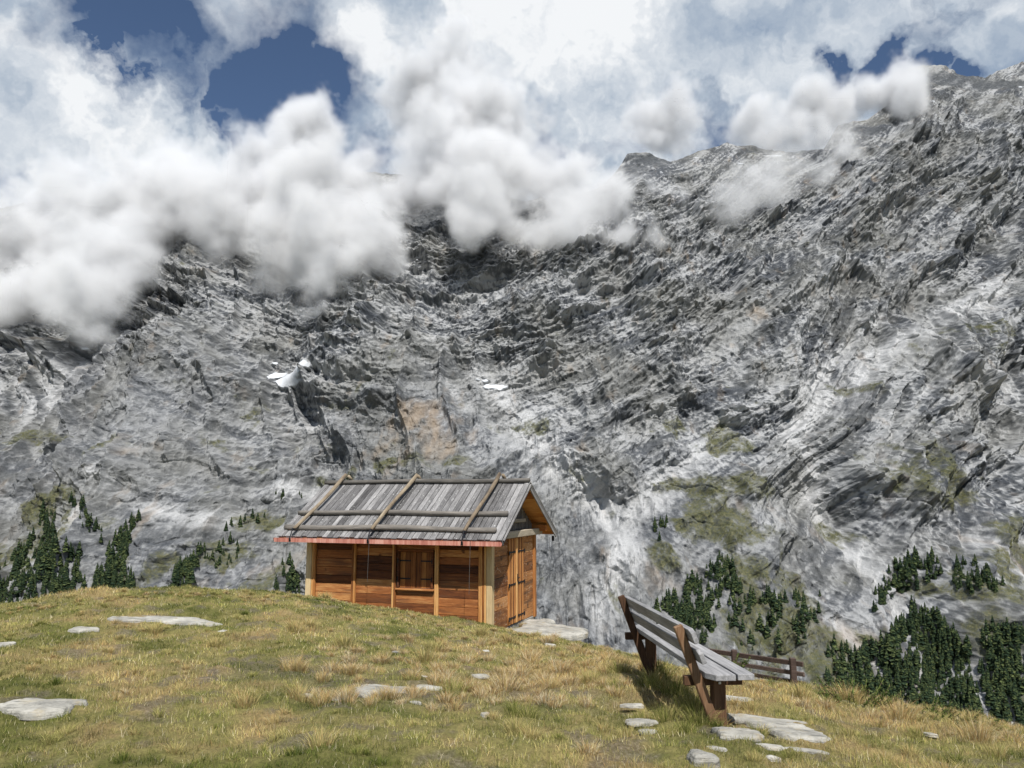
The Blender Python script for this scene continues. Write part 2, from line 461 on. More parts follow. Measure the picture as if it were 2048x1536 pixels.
col = nt.mix(nt.math('MULTIPLY', nt.math('ADD', A('layer'), 0.5), 0.5, clamp=True), col, nt.ramp(bandf, [(0.15, (0.045, 0.051, 0.06)), (0.45, (0.14, 0.146, 0.153)), (0.8, (0.37, 0.375, 0.375))]), 'MIX')
col = nt.mix(nt.maprange(n_big, 0.42, 0.62, 0, 0.5), col, (0.16, 0.158, 0.14))
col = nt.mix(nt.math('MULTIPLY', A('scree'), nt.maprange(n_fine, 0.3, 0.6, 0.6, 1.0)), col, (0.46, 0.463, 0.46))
col = nt.mix(nt.math('MULTIPLY', A('orange'), 0.55), col, (0.30, 0.225, 0.15))
grn = nt.ramp(n_fine, [(0.3, (0.035, 0.042, 0.016)), (0.5, (0.075, 0.078, 0.034)), (0.7, (0.16, 0.15, 0.085))])
col = nt.mix(nt.math('MULTIPLY', A('green'), nt.maprange(nt.math('ADD', nt.math('MULTIPLY', n_mid, .5), nt.math('MULTIPLY', n_fine, .5)), 0.40, 0.54, 0.25, 0.95)), col, grn)
col = nt.mix(nt.math('MULTIPLY', A('cap_shade'), nt.maprange(n_mid, .35, .6, .55, .95)), col, nt.mix(n_fine, (0.035, 0.04, 0.045), (0.10, 0.105, 0.11)))  # darkens for crest rock and painted cloud shadow alike
col = nt.mix(A('snow'), col, (0.58, 0.60, 0.62))
hb = nt.math('ADD', nt.noise(pos, 0.25, 5, 0.7), nt.math('MULTIPLY', nt.noise(pos, 0.9, 3, 0.6), 0.4))
principled(nt, col, 0.95, hb, 0.6, 2.0, spec=0.1)
mount = grid_mesh('mountain', Vall, m_rock, smooth=False)
ext = lambda a: np.concatenate([np.broadcast_to(a, X.shape), np.repeat(np.broadcast_to(a, X.shape)[-1:], 6, 0)], 0)
for nm, a in (('band', band), ('layer', layer), ('scree', scree), ('green', green), ('orange', orange), ('snow', snow), ('cap_shade', cap_shade)):
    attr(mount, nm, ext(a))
tag(mount, kind='structure')
mount_h = (X, V, green)

# ---------------------------------------------------------------- cumulus hanging in front of the upper face
m_cloud, nt = new_mat('cloud_vapour')
pv = nt.node('ShaderNodeVolumePrincipled')
pv.inputs['Color'].default_value = (0.985, 0.987, 0.992, 1)
pv.inputs['Density'].default_value = 0.038
pv.inputs['Anisotropy'].default_value = -0.32
nt.node('ShaderNodeOutputMaterial', {1: pv.outputs[0]})


def cloud(label, puffs, voxel, seed, gain=1.6, namp=1.9):
    """puffs: (px, py, radius in photo pixels, metres in front of the face, density factor)"""
    rr = random.Random(seed)
    balls = []
    for px, py, r, off, k in puffs:
        Y = face_Y(e_of(px, max(py, 60))) - off
        R = r * 1.38 * Y / F_PX
        c = P(px, py, Y)
        balls.append((c, R, k))
    lo = [min(c[i] - R * 1.15 for c, R, k in balls) for i in range(3)]
    hi = [max(c[i] + R * 1.15 for c, R, k in balls) for i in range(3)]
    ctr = [(a + b) / 2 for a, b in zip(lo, hi)]
    me = bpy.data.meshes.new('cloud'); o = bpy.data.objects.new('cloud', me); ROOTC.objects.link(o)
    ng = bpy.data.node_groups.new('cloud_body', 'GeometryNodeTree')
    ng.interface.new_socket('Geometry', in_out='OUTPUT', socket_type='NodeSocketGeometry')
    g = NT(ng)
    pos = g.node('GeometryNodeInputPosition').outputs[0]
    w1 = g.noise(pos, 1 / 330.0, 5, 0.55, out=1)
    wp = g.vec('ADD', pos, g.vec('SCALE', g.vec('SUBTRACT', w1, (0.5, 0.5, 0.5)), scale=330.0))
    wp = g.vec('ADD', wp, tuple(ctr))
    f = None
    for c, R, k in balls:
        d = g.vec('DISTANCE', wp, tuple(c))
        b = g.math('MULTIPLY_ADD', d, -k / R, k)
        f = b if f is None else g.math('SMOOTH_MAX', f, b, 0.3)
    nz = g.noise(pos, 1 / 260.0, 9, 0.72)
    nz = g.math('MULTIPLY', g.math('SUBTRACT', nz, 0.5), namp * 2)
    f = g.math('ADD', f, nz)
    f = g.math('MULTIPLY', g.math('SUBTRACT', f, 0.26), gain, clamp=True)
    vc = g.node('GeometryNodeVolumeCube')
    g.set(vc.inputs['Density'], f)
    vc.inputs['Background'].default_value = 0.0
    vc.inputs['Min'].default_value = [a - b for a, b in zip(lo, ctr)]
    vc.inputs['Max'].default_value = [a - b for a, b in zip(hi, ctr)]
    for ax, i in (('X', 0), ('Y', 1), ('Z', 2)):
        vc.inputs['Resolution ' + ax].default_value = max(8, int((hi[i] - lo[i]) / voxel))
    sm = g.node('GeometryNodeSetMaterial', {'Geometry': vc.outputs[0]})
    sm.inputs['Material'].default_value = m_cloud
    go = g.n.new('NodeGroupOutput'); g.l.new(sm.outputs[0], go.inputs[0])
    md = o.modifiers.new('body', 'NODES'); md.node_group = ng
    o.location = ctr
    me.materials.append(m_cloud)
    return tag(o, label, 'cloud', 'clouds hanging on the rock face', 'stuff')


cloud('big white cloud bank over the left of the rock face', [
    (-60, 470, 130, 120, 1), (40, 460, 95, 120, 1), (130, 470, 100, 130, 1), (30, 530, 60, 110, .8), (180, 540, 95, 130, 1), (250, 500, 90, 130, 1), (190, 610, 65, 150, .9), (60, 560, 60, 130, .9), (-40, 560, 70, 130, .9), (240, 640, 40, 150, .7), (430, 450, 90, 150, 1), (540, 480, 80, 150, 1), (700, 560, 50, 170, .9), (640, 600, 50, 170, .8), (220, 570, 70, 120, .9),
    (300, 430, 110, 130, 1), (380, 380, 90, 120, 1), (470, 380, 90, 130, 1), (560, 390, 100, 140, 1), (600, 470, 100, 150, 1), (660, 500, 105, 150, 1), (700, 440, 100, 150, 1), (650, 570, 60, 130, .9), (770, 410, 65, 130, 1),
    (560, 330, 90, 120, 1), (300, 340, 80, 60, 1), (130, 380, 90, 80, 1), (620, 300, 80, 80, 1), (700, 330, 60, 80, 1)], 9.5, 1)
cloud('tall white cloud in front of the middle of the ridge', [
    (880, 180, 115, 60, 1), (950, 260, 130, 100, 1), (880, 330, 100, 130, 1), (980, 370, 100, 150, 1), (1000, 440, 75, 150, 1), (960, 480, 50, 150, 1), (1050, 320, 85, 120, 1), (860, 400, 45, 140, .9),
    (1120, 380, 85, 140, 1), (1180, 400, 85, 150, 1), (1150, 455, 65, 150, 1), (1230, 460, 50, 140, .9), (1300, 465, 36, 130, .7), (1060, 460, 50, 140, .8), (1060, 490, 40, 130, .7)], 9.0, 2)
cloud('white cloud resting against the right shoulder of the ridge', [
    (1510, 240, 50, 80, 1), (1580, 270, 60, 90, 1), (1640, 220, 70, 90, 1), (1720, 180, 70, 90, 1), (1790, 190, 60, 100, .9), (1640, 290, 50, 90, .8), (1340, 210, 70, 20, 1), (1310, 260, 55, 20, .8), (1350, 290, 35, 20, .6),
    (1840, 230, 45, 100, .7), (1700, 260, 45, 100, .7), (1560, 310, 30, 90, .5)], 9.0, 3)
cloud('thin torn wisp of cloud under the right shoulder', [
    (1300, 370, 38, 90, .55), (1380, 375, 40, 90, .55), (1480, 395, 52, 100, .65), (1560, 380, 55, 100, .7), (1620, 350, 55, 110, .75), (1680, 310, 50, 110, .8), (1500, 430, 25, 100, .4), (1450, 340, 30, 90, .4), (1640, 320, 30, 90, .45)], 8.0, 4, gain=0.9, namp=1.7)

# ---------------------------------------------------------------- the meadow
CTRL = [(0, 1536, 4.8), (500, 1536, 4.8), (1024, 1536, 4.85), (1500, 1536, 5.0), (2048, 1536, 5.6), (-300, 1536, 4.8), (2300, 1560, 5.6),
        (0, 1400, 6.2), (500, 1400, 6.6), (1000, 1405, 6.7), (1437, 1445, 6.2), (1300, 1352, 8.2), (1700, 1430, 7.3), (2048, 1496, 6.6),
        (1650, 1384, 9.3), (1540, 1374, 10.3), (1470, 1366, 10.6), (1850, 1418, 8.5), (2048, 1462, 7.9), (2300, 1530, 7.2),
        (0, 1214, 11.5), (100, 1193, 12.5), (300, 1180, 13.5), (450, 1181, 14.6), (570, 1190, 15.6), (-300, 1290, 10.5),
        (985, 1253, 15.0), (614, 1195, 16.2), (800, 1224, 15.5), (700, 1208, 15.9), (1018, 1262, 15.6), (1100, 1280, 15.0), (1165, 1292, 14.0), (1258, 1311, 12.6),
        (200, 1300, 8.6), (700, 1300, 9.4), (1100, 1335, 9.2), (1200, 1405, 7.2), (333, 1243, 10.4), (900, 1262, 12.4), (50, 1265, 9.6)]
cp = np.array([tuple(P(*c)) for c in CTRL] + [(-7, 22, -5.5), (-1, 24, -7), (4, 21, -6.2), (6.3, 17, -4.6), (9.5, 13, -4.6), (11, 9, -4.4), (-12, 15, -4.2), (-13, 9, -2.4),
               (-9, 4, -1.6), (0, 0, -1.62), (8, 3, -2.4), (-6, -3, -1.4), (0, -8, -1.2), (7, -5, -2.0), (-14, 0, -1.5), (13, 0, -4.2), (3, 15.6, -3.35), (5, 13.6, -3.6), (-3.4, 17.6, -2.2), (0.6, 18.2, -3.0)])


def _tps(r2):
    return np.where(r2 > 1e-9, r2 * np.log(np.maximum(r2, 1e-9)) * 0.5, 0)


_n = len(cp)
_K = _tps(((cp[:, None, :2] - cp[None, :, :2]) ** 2).sum(-1)) + np.eye(_n) * 0.4
_Pm = np.concatenate([np.ones((_n, 1)), cp[:, :2]], 1)
_A = np.block([[_K, _Pm], [_Pm.T, np.zeros((3, 3))]])
_w = np.linalg.solve(_A, np.concatenate([cp[:, 2], np.zeros(3)]))


def ground(x, y, detail=True):
    x = np.asarray(x, float); y = np.asarray(y, float)
    shp = x.shape; xf = np.clip(x.ravel(), -15, 15); yf = np.clip(y.ravel(), -9, 26)
    z = np.zeros(xf.shape)
    for i in range(0, len(xf), 60000):
        a, b = xf[i:i + 60000], yf[i:i + 60000]
        r2 = (a[:, None] - cp[None, :, 0]) ** 2 + (b[:, None] - cp[None, :, 1]) ** 2
        z[i:i + 60000] = _tps(r2) @ _w[:_n] + _w[_n] + _w[_n + 1] * a + _w[_n + 2] * b
    z = z.reshape(shp)
    out = np.maximum(np.hypot(np.maximum(np.abs(x) - 15, 0), np.maximum(y - 26, 0)), 0)
    z = z - out * 0.62
    z = z + np.where(y < -9, (-9 - y) * 0.12, 0)
    z = np.maximum(z, -400 + 20 * np.sin(x / 300.0))
    if detail:
        near = np.clip(1.4 - out / 60, 0, 1)
        z = z + near * (0.055 * fbm(x / 1.1, y / 1.1, 3, seed=5) + 0.030 * fbm(x / 0.25, y / 0.25, 3, 0.65, seed=6)) + (1 - near) * 6 * fbm(x / 60, y / 60, 4, seed=8)
    return z


def axis(lo, hi, step, far_lo, far_hi, g=1.09):
    a = list(np.arange(lo, hi, step)); s = step
    while a[-1] < far_hi: s *= g; a.append(a[-1] + s)
    s = step
    while a[0] > far_lo: s *= g; a.insert(0, a[0] - s)
    return np.array(a)


gx = axis(-9.5, 9.5, 0.04, -3500, 3500); gy = axis(3.6, 19, 0.045, -1200, 1150)
GX, GY = np.meshgrid(gx, gy)
GZ = ground(GX, GY)


def hit(px, py, lift=0.0):
    """where the line of sight through that photo point meets the meadow"""
    d = D(px, py); t = np.linspace(3.5, 30, 1500)
    xs, ys, zs = d.x * t, d.y * t, d.z * t
    b = zs < ground(xs, ys, False) + lift
    i = int(np.argmax(b)) if b.any() else 1499
    return Vector((xs[i], ys[i], float(ground(xs[i], ys[i], False))))


def patch(x, y):
    """0 green .. 1 rust: how dry the grass is there, and how bare"""
    dry = 0.5 + 0.62 * fbm(x / 1.6, y / 1.6, 4, 0.6, seed=14) + 0.32 * fbm(x / 0.35, y / 0.35, 2, seed=15)
    dry = dry + 0.20 * smooth01((x + 2.0) / 5.0) - 0.10 * smooth01((7.5 - y) / 3.0)
    dry = dry + 0.28 * np.exp(-(((x - 0.6) / 1.5) ** 2 + ((y - 9.0) / 2.0) ** 2)) + 0.2 * np.exp(-(((x - 4.2) / 1.6) ** 2 + ((y - 8.0) / 1.6) ** 2))
    bare = 0.75 * smooth01((fbm(x / 0.7, y / 0.7, 5, 0.75, seed=24) - 0.30) * 2.6)
    bare = bare + 0.9 * np.exp(-(((x + 0.4) / 1.3) ** 2 + ((y - 7.2) / 0.8) ** 2)) * smooth01(0.6 + fbm(x / 0.4, y / 0.4, 3, seed=26)) + 0.7 * np.exp(-(((x + 2.3) / 0.9) ** 2 + ((y - 7.9) / 0.5) ** 2))
    return np.clip(dry, 0, 1), np.clip(bare, 0, 1)


m_soil, nt = new_mat('turf')
pos = nt.node('ShaderNodeNewGeometry').outputs['Position']
dryA = nt.node('ShaderNodeAttribute', attribute_name='dry').outputs['Fac']
bareA = nt.node('ShaderNodeAttribute', attribute_name='bare').outputs['Fac']
n1 = nt.noise(pos, 38.0, 5, 0.7)
n2 = nt.noise(pos, 9.0, 5, 0.65)
col = nt.ramp(nt.math('ADD', nt.math('MULTIPLY', dryA, 0.5), nt.math('MULTIPLY', n2, 0.5)), [(0.30, (0.14, 0.145, 0.042)), (0.5, (0.27, 0.24, 0.09)), (0.72, (0.35, 0.26, 0.12))])
col = nt.mix(nt.math('MULTIPLY', bareA, 0.8), col, nt.ramp(n1, [(0.3, (0.07, 0.055, 0.045)), (0.6, (0.20, 0.17, 0.145)), (0.72, (0.34, 0.31, 0.27))]))
col = nt.mix(nt.maprange(n1, 0.35, 0.65, 0.55, 0.0), col, (0.07, 0.06, 0.03))
principled(nt, col, 0.95, nt.math('ADD', n1, nt.math('MULTIPLY', nt.noise(pos, 120.0, 3, 0.6), 0.4)), 0.9, 0.03, spec=0.05)
meadow = grid_mesh('ground', np.stack([GX, GY, GZ], -1), m_soil)
_d, _b = patch(GX, GY); attr(meadow, 'dry', _d); attr(meadow, 'bare', _b)
tag(meadow, kind='structure')

# every stone first, so that no grass grows through its top
STONES = []        # (x, y, half width, half depth)

m_stone, nt = new_mat('pale_flat_stone')
obp = nt.node('ShaderNodeNewGeometry').outputs['Position']
s1 = nt.noise(obp, 3.2, 6, 0.65); s2 = nt.noise(obp, 22.0, 5, 0.7)
sw = nt.noise(nt.vec('MULTIPLY', obp, (2.0, 9.0, 30.0)), 1.3, 5, 0.6)
col = nt.ramp(s1, [(0.32, (0.21, 0.205, 0.185)), (0.5, (0.38, 0.365, 0.32)), (0.68, (0.54, 0.52, 0.46))])
col = nt.mix(nt.maprange(s2, 0.5, 0.72, 0, 0.7), col, (0.20, 0.19, 0.165))
col = nt.mix(nt.maprange(nt.noise(obp, 7.0, 4, 0.6), 0.56, 0.68, 0, 0.6), col, (0.36, 0.30, 0.19))
col = nt.mix(nt.maprange(sw, 0.58, 0.66, 0, 0.6), col, (0.10, 0.10, 0.09))
principled(nt, col, 0.9, nt.math('ADD', nt.math('ADD', s1, nt.math('MULTIPLY', s2, .5)), sw), 0.9, 0.035, spec=0.2)


def slab_mesh(w, d, t, seed, outline=0.22, dome=0.15):
    """an irregular flat stone: w across, d deep, t thick, with a lifted and broken edge"""
    rs = random.Random(seed); n = 44
    ph = [rs.uniform(0, 6.28) for _ in range(6)]
    bm = bmesh.new(); rings = []
    prof = [(1.03, -1.0), (1.05, -0.35), (1.02, 0.35), (0.965, 0.72), (0.86, 0.88), (0.6, 0.96), (0.3, 1.0)]
    for j, (rr_, zz) in enumerate(prof):
        ring = []
        for i in range(n):
            a = 2 * math.pi * i / n
            sq = 1 / (abs(math.cos(a)) ** 3.2 + abs(math.sin(a)) ** 3.2) ** (1 / 3.2)
            ra = sq * (1 + outline * (0.5 * math.sin(2 * a + ph[0]) + 0.5 * math.sin(3 * a + ph[1]) + 0.3 * math.sin(5 * a + ph[2])) + 0.05 * math.sin(9 * a + ph[3]) + 0.04 * math.sin(15 * a + ph[4]) + rs.uniform(-.03, .03))
            z = zz * t + (1 - rr_) * dome * t + (0.10 * t * math.sin(4 * rr_ * math.cos(a) + ph[5]) + 0.06 * t * rs.uniform(-1, 1)) * (1 if zz > 0 else 0)
            ring.append(bm.verts.new((ra * rr_ * w / 2, ra * rr_ * d / 2 * math.sin(a) / (math.sin(a) or 1) if False else ra * rr_ * d / 2, z)))
            ring[-1].co = Vector((ra * rr_ * w / 2 * math.cos(a), ra * rr_ * d / 2 * math.sin(a), z))
        rings.append(ring)
    for a, b in zip(rings, rings[1:]):
        for i in range(n):
            bm.faces.new((a[i], a[(i + 1) % n], b[(i + 1) % n], b[i]))
    c = bm.verts.new((0, 0, t * (1 + dome)))
    for i in range(n): bm.faces.new((rings[-1][i], rings[-1][(i + 1) % n], c))
    me = bpy.data.meshes.new('stone'); bm.to_mesh(me); bm.free()
    return me


def stone(px, py, wpx, hpx, label, t=0.05, seed=0, rz=0.0, name='flat_stone', outline=0.22, sink=0.3, group=None, dscale=1.0):
    c = hit(px, py)
    w = wpx * c.y / F_PX * .92
    e1, e2 = hit(px, py + hpx / 2), hit(px, py - hpx / 2)
    d = min(max((e2 - e1).length, w * 0.3), w * 1.3) * dscale
    d *= .66; t *= .45
    me = slab_mesh(w, d, t, seed or int(px * 7 + py), outline)
    o = link_mesh(name, me, m_stone, smooth=True)
    gx_ = float(ground(c.x + 0.3, c.y, False) - ground(c.x - 0.3, c.y, False)) / 0.6
    gy_ = float(ground(c.x, c.y + 0.3, False) - ground(c.x, c.y - 0.3, False)) / 0.6
    q = Vector((0, 0, 1)).rotation_difference(Vector((-gx_, -gy_, 1)).normalized())
    o.rotation_mode = 'QUATERNION'
    o.rotation_quaternion = q @ Matrix.Rotation(rz, 4, 'Z').to_quaternion()
    o.location = (c.x, c.y, c.z + t * (0.5 - sink) )
    STONES.append((c.x, c.y, w / 2, d / 2, rz))
    return tag(o, label, 'stone', group)


stone(333, 1242, 186, 18, 'long narrow pale slab lying across the crest of the meadow', .06, 3)
stone(166, 1261, 50, 12, 'small ragged white stone left of the long narrow slab', .05, 4)
stone(8, 1291, 38, 10, 'pale stone cut by the edge of the photo below the mound', .05, 5)
stone(78, 1417, 158, 34, 'broad grey-white rock slab at the left edge of the lower meadow', .07, 6)
stone(766, 1384, 108, 26, 'pale greenish trapezoid stone slab in the middle of the meadow', .06, 7)
stone(836, 1352, 60, 22, 'half-buried pinkish stone just above the greenish trapezoid slab', .04, 8)
stone(856, 1376, 50, 9, 'thin sunken stone right of the greenish trapezoid slab', .03, 9)
stone(680, 1401, 36, 10, 'small whitish stone left of the greenish trapezoid slab', .035, 10)
stone(612, 1393, 28, 8, 'small tan stone beside the dry yellow tuft', .03, 11)
stone(827, 1406, 30, 10, 'small stone just below the greenish trapezoid slab', .03, 12)
stone(962, 1353, 30, 10, 'small white stone behind the tall rusty tufts', .035, 13)
stone(895, 1342, 20, 7, 'tiny white stone above the half-buried pinkish stone', .03, 14)
stone(970, 1435, 17, 10, 'lone bright white angular stone on the bare lower meadow', .05, 15, name='stone', sink=0.0)
stone(452, 1265, 30, 7, 'small buff stone right of the long narrow slab', .035, 16)
stone(760, 1245, 20, 6, 'small pale stone on the slope below the hut front', .03, 17)
stone(793, 1304, 14, 4, 'tiny pale stone between the hut and the middle tufts', .02, 18)
stone(970, 1303, 20, 6, 'small grey stone in rusty grass below the hut corner', .03, 19)
stone(1101, 1290, 22, 8, 'small stone just below the big doorstep slab', .035, 20)
stone(1266, 1412, 40, 7, 'small bright white stone in the grass left of the bench', .03, 21)
stone(1281, 1445, 60, 14, 'flat brown-grey stone on the bare patch left of the near bench post', .03, 22)
stone(1296, 1466, 34, 10, 'small flat stone below the bare patch by the bench', .03, 23)
stone(1484, 1407, 100, 40, 'bright cream slab right beside the near bench post', .06, 24, rz=-.25)
stone(1538, 1447, 150, 26, 'buff slab with brown stains, second of the path slabs below the bench', .05, 25, rz=-.2)
stone(1477, 1472, 92, 26, 'round grey slab with two dark pits in front of the bench', .06, 26, rz=-.05, outline=.10)
stone(1602, 1473, 112, 24, 'smooth grey oval slab at the right end of the stone path', .05, 27, rz=-.1, outline=.12)
stone(1575, 1500, 130, 9, 'thin pale sliver of stone below the smooth oval slab', .03, 28, rz=-.2)
stone(1404, 1524, 56, 26, 'grey boulder top at the bottom edge of the photo', .10, 29, name='stone')
stone(1432, 1500, 40, 9, 'small flat stone above the grey boulder top', .03, 30)
stone(1380, 1345, 60, 16, 'pale stone slab in the shade under the bench seat', .04, 31)
stone(1620, 1463, 16, 6, 'tiny stone tucked beside the smooth oval slab', .03, 32)
stone(1860, 1470, 22, 5, 'small pale stone in the dry grass on the right slope', .03, 33)
stone(1545, 1518, 26, 7, 'small half-hidden stone in the grass below the path slabs', .03, 34)

# ---------------------------------------------------------------- grass
m_grass, nt = new_mat('grass_blades')
hu = nt.node('ShaderNodeAttribute', attribute_name='hue').outputs['Fac']
va = nt.node('ShaderNodeAttribute', attribute_name='val').outputs['Fac']
gc = nt.ramp(hu, [(0.0, (0.09, 0.13, 0.028)), (0.25, (0.25, 0.27, 0.065)), (0.45, (0.52, 0.47, 0.18)), (0.68, (0.66, 0.54, 0.26)), (0.86, (0.50, 0.29, 0.11)), (1.0, (0.80, 0.72, 0.50))])
gc = nt.mix(1.0, gc, va, 'MULTIPLY')
df = nt.node('ShaderNodeBsdfDiffuse', {'Color': gc, 'Roughness': 0.8})
tr = nt.node('ShaderNodeBsdfTranslucent', {'Color': gc})
mx = nt.node('ShaderNodeMixShader', {0: 0.3, 1: df.outputs[0], 2: tr.outputs[0]})
nt.node('ShaderNodeOutputMaterial', {0: mx.outputs[0]})


def blades(x, y, z, hgt, wid, ang, lean, hue, val, bend=1.0):
    """6-point blades as one array"""
    n = len(x); ca, sa = np.cos(ang), np.sin(ang)
    px_, py_ = -sa, ca                              # width direction
    twist = np.random.RandomState(5).uniform(-1, 1, n)
    wx_, wy_ = px_ * np.cos(twist) - py_ * np.sin(twist), px_ * np.sin(twist) + py_ * np.cos(twist)
    out = np.zeros((n, 6, 3), np.float32)
    for i, (t, wf) in enumerate(((0, 1.0), (0.55, 0.8), (1.0, 0.12))):
        l = lean * t ** 1.6 * hgt
        zz = hgt * t * np.sqrt(np.clip(1 - (lean * t) ** 2 * 0.6, 0.1, 1))
        for s, k in ((-1, 0), (1, 1)):
            out[:, i * 2 + k, 0] = x + ca * l + s * wx_ * wid * wf / 2
            out[:, i * 2 + k, 1] = y + sa * l + s * wy_ * wid * wf / 2
            out[:, i * 2 + k, 2] = z + zz
    return out, np.repeat(hue, 6), np.repeat(val * 1.0, 6)


rs = np.random.RandomState(11)
N = 620000
# density falls off with distance; only where the photo or a step aside can see
Ys = 4.0 + (21.0 - 4.0) * rs.power(1.0, N * 2) ** 1.55
Xs = (rs.uniform(-0.85, 0.85, N * 2)) * Ys + rs.uniform(-.6, .6, N * 2)
keep = rs.uniform(0, 1, N * 2) < np.clip(Ys / 9.0, 0.35, 1.0)
Xs, Ys = Xs[keep][:N], Ys[keep][:N]
Zs = ground(Xs, Ys)
dry, bare = patch(Xs, Ys)
ok = rs.uniform(0, 1, len(Xs)) > bare * 0.93
# thin patches and clumps
cl = fbm(Xs / 0.16, Ys / 0.16, 2, seed=33)
ok &= rs.uniform(0, 1, len(Xs)) < np.clip(0.68 + cl * 1.3, 0.08, 1)
for sx, sy, sw_, sd_, rz_ in STONES:
    dx, dy = Xs - sx, Ys - sy
    u_ = dx * math.cos(rz_) + dy * math.sin(rz_); w_ = -dx * math.sin(rz_) + dy * math.cos(rz_)
    ok &= ((np.abs(u_) / (sw_ * .96)) ** 3 + (np.abs(w_) / (sd_ * .96)) ** 3) > 1
hux, huy = -0.388, 14.98                            # none inside the hut
fx, fy = (Xs - hux), (Ys - huy)
la = -fx * math.cos(.339) + fy * math.sin(.339); lb = fx * math.sin(.339) + fy * math.cos(.339)
ok &= ~((la > 0.0) & (la < 4.16) & (lb > 0.0) & (lb < 2.8))
Xs, Ys, Zs, dry, cl = Xs[ok], Ys[ok], Zs[ok], dry[ok], cl[ok]
n = len(Xs)
hg = (0.016 + 0.030 * rs.power(1.6, n)) * (1 + 0.5 * np.clip(cl, -0.6, 1.5)) * (0.8 + 0.5 * dry)
hg *= 1 + 0.9 * rs.power(0.25, n) * (rs.uniform(0, 1, n) > 0.9)
wd = (0.0022 + 0.0012 * rs.uniform(0, 1, n)) * np.clip(Ys / 6.0, 0.9, 2.6)
hue = np.clip(0.08 + dry * 0.60 + rs.normal(0, 0.15, n) - 0.02, 0, 0.9)
hue = np.where(rs.uniform(0, 1, n) > 0.93, 1.0, hue)
val = rs.uniform(0.35, 1.15, n) * np.clip(1.0 + 0.55 * fbm(Xs / 0.7, Ys / 0.7, 4, 0.65, seed=44), .5, 1.4)
parts = [blades(Xs, Ys, Zs - 0.004, hg, wd, rs.uniform(0, 6.283, n), rs.uniform(0.15, 0.95, n), hue, val)]
# tussocks
TUFT = [(690, 1300, .30, .55), (585, 1338, .26, .75), (590, 1262, .26, .6), (905, 1392, .26, .35), (940, 1380, .22, .85), (1010, 1378, .30, .85), (1040, 1350, .26, .85), (600, 1405, .22, .65), (850, 1330, .28, .6),
        (870, 1300, .26, .5), (1060, 1320, .28, .85), (1120, 1345, .26, .85), (1180, 1365, .22, .5), (1240, 1350, .28, .4), (1320, 1352, .34, .3), (1350, 1392, .34, .25), (1385, 1420, .32, .3), (1300, 1375, .30, .3), (1400, 1450, .26, .3),
        (310, 1260, .2, .6), (490, 1420, .2, .7), (620, 1250, .2, .6), (430, 1290, .2, .6), (1330, 1440, .25, .35), (640, 1500, .2, .6), (600, 1340, .2, .75), (960, 1270, .24, .6), (1020, 1290, .22, .7), (650, 1200, .25, .6), (320, 1178, .3, .65),
        (1215, 1330, .25, .8), (1160, 1310, .25, .8), (1700, 1400, .3, .7), (1800, 1440, .3, .75), (1960, 1490, .3, .8), (1600, 1400, .25, .6)]
tx, ty, th, thue = [], [], [], []
for a, b, hh, q in TUFT:
    p = hit(a, b); tx.append(p.x); ty.append(p.y); th.append(hh); thue.append(q)
m_ = 620
ry = 4.6 + 13 * rs.power(1.0, m_) ** 1.2; rx = rs.uniform(-0.8, 0.8, m_) * ry
rd, rb = patch(rx, ry)
for i in range(m_):
    if rb[i] < 0.75: tx.append(rx[i]); ty.append(ry[i]); th.append(rs.uniform(.04, .12) * (1 + .5 * (rx[i] > 0))); thue.append(np.clip(rd[i] * .8 + rs.normal(.05, .1), 0.05, .9))
for i in range(150):                               # rusty tussocks in the middle of the meadow
    p = hit(rs.uniform(620, 1260), rs.uniform(1275, 1420)); tx.append(p.x); ty.append(p.y); th.append(rs.uniform(.08, .2)); thue.append(rs.uniform(.7, .95))
for i in range(240):                               # along the crest they stand against the rock
    a = rs.uniform(0, 2048); b = float(np.interp(a, [0, 300, 600, 980, 1160, 1260, 1650, 2048], [1218, 1184, 1190, 1256, 1294, 1314, 1380, 1468]))
    p = hit(a, b + rs.uniform(0, 12)); tx.append(p.x); ty.append(p.y); th.append(rs.uniform(.05, .12)); thue.append(rs.uniform(.35, .88))
for cx, cy, ch, cq in zip(tx, ty, th, thue):
    if any(abs(cx - s[0]) < s[2] * .8 and abs(cy - s[1]) < s[3] * .8 for s in STONES): continue
    k = int(60 + 800 * ch); ch *= .72
    R = ch * 0.55
    a = rs.uniform(0, 6.283, k); r = R * rs.uniform(0, 1, k) ** 0.7
    x_, y_ = cx + np.cos(a) * r, cy + np.sin(a) * r
    lean = np.clip(0.25 + r / R * 0.6 + rs.normal(0, .12, k), .05, .95)
    hh = ch * rs.uniform(.5, 1.05, k)
    q = np.clip(cq + rs.normal(0, .14, k), 0, 1)
    parts.append(blades(x_, y_, ground(x_, y_) - 0.01, hh, np.full(k, 0.0028) * np.clip(cy / 6, .9, 2.3), a + rs.normal(0, .5, k), lean, q, rs.uniform(.55, 1.1, k)))
Vb = np.concatenate([p[0] for p in parts]).reshape(-1, 3)
nb = len(Vb) // 6
base = np.arange(nb)[:, None] * 6
Fb = np.concatenate([base + np.array([[0, 1, 3, 2]]), base + np.array([[2, 3, 5, 4]])], 1).reshape(-1, 4)
grass = array_mesh('grass', Vb, Fb, m_grass, True)
attr(grass, 'hue', np.concatenate([p[1] for p in parts])); attr(grass, 'val', np.concatenate([p[2] for p in parts]))
tag(grass, 'short dry alpine grass with rusty and green tussocks covering the meadow', 'grass', kind='stuff')

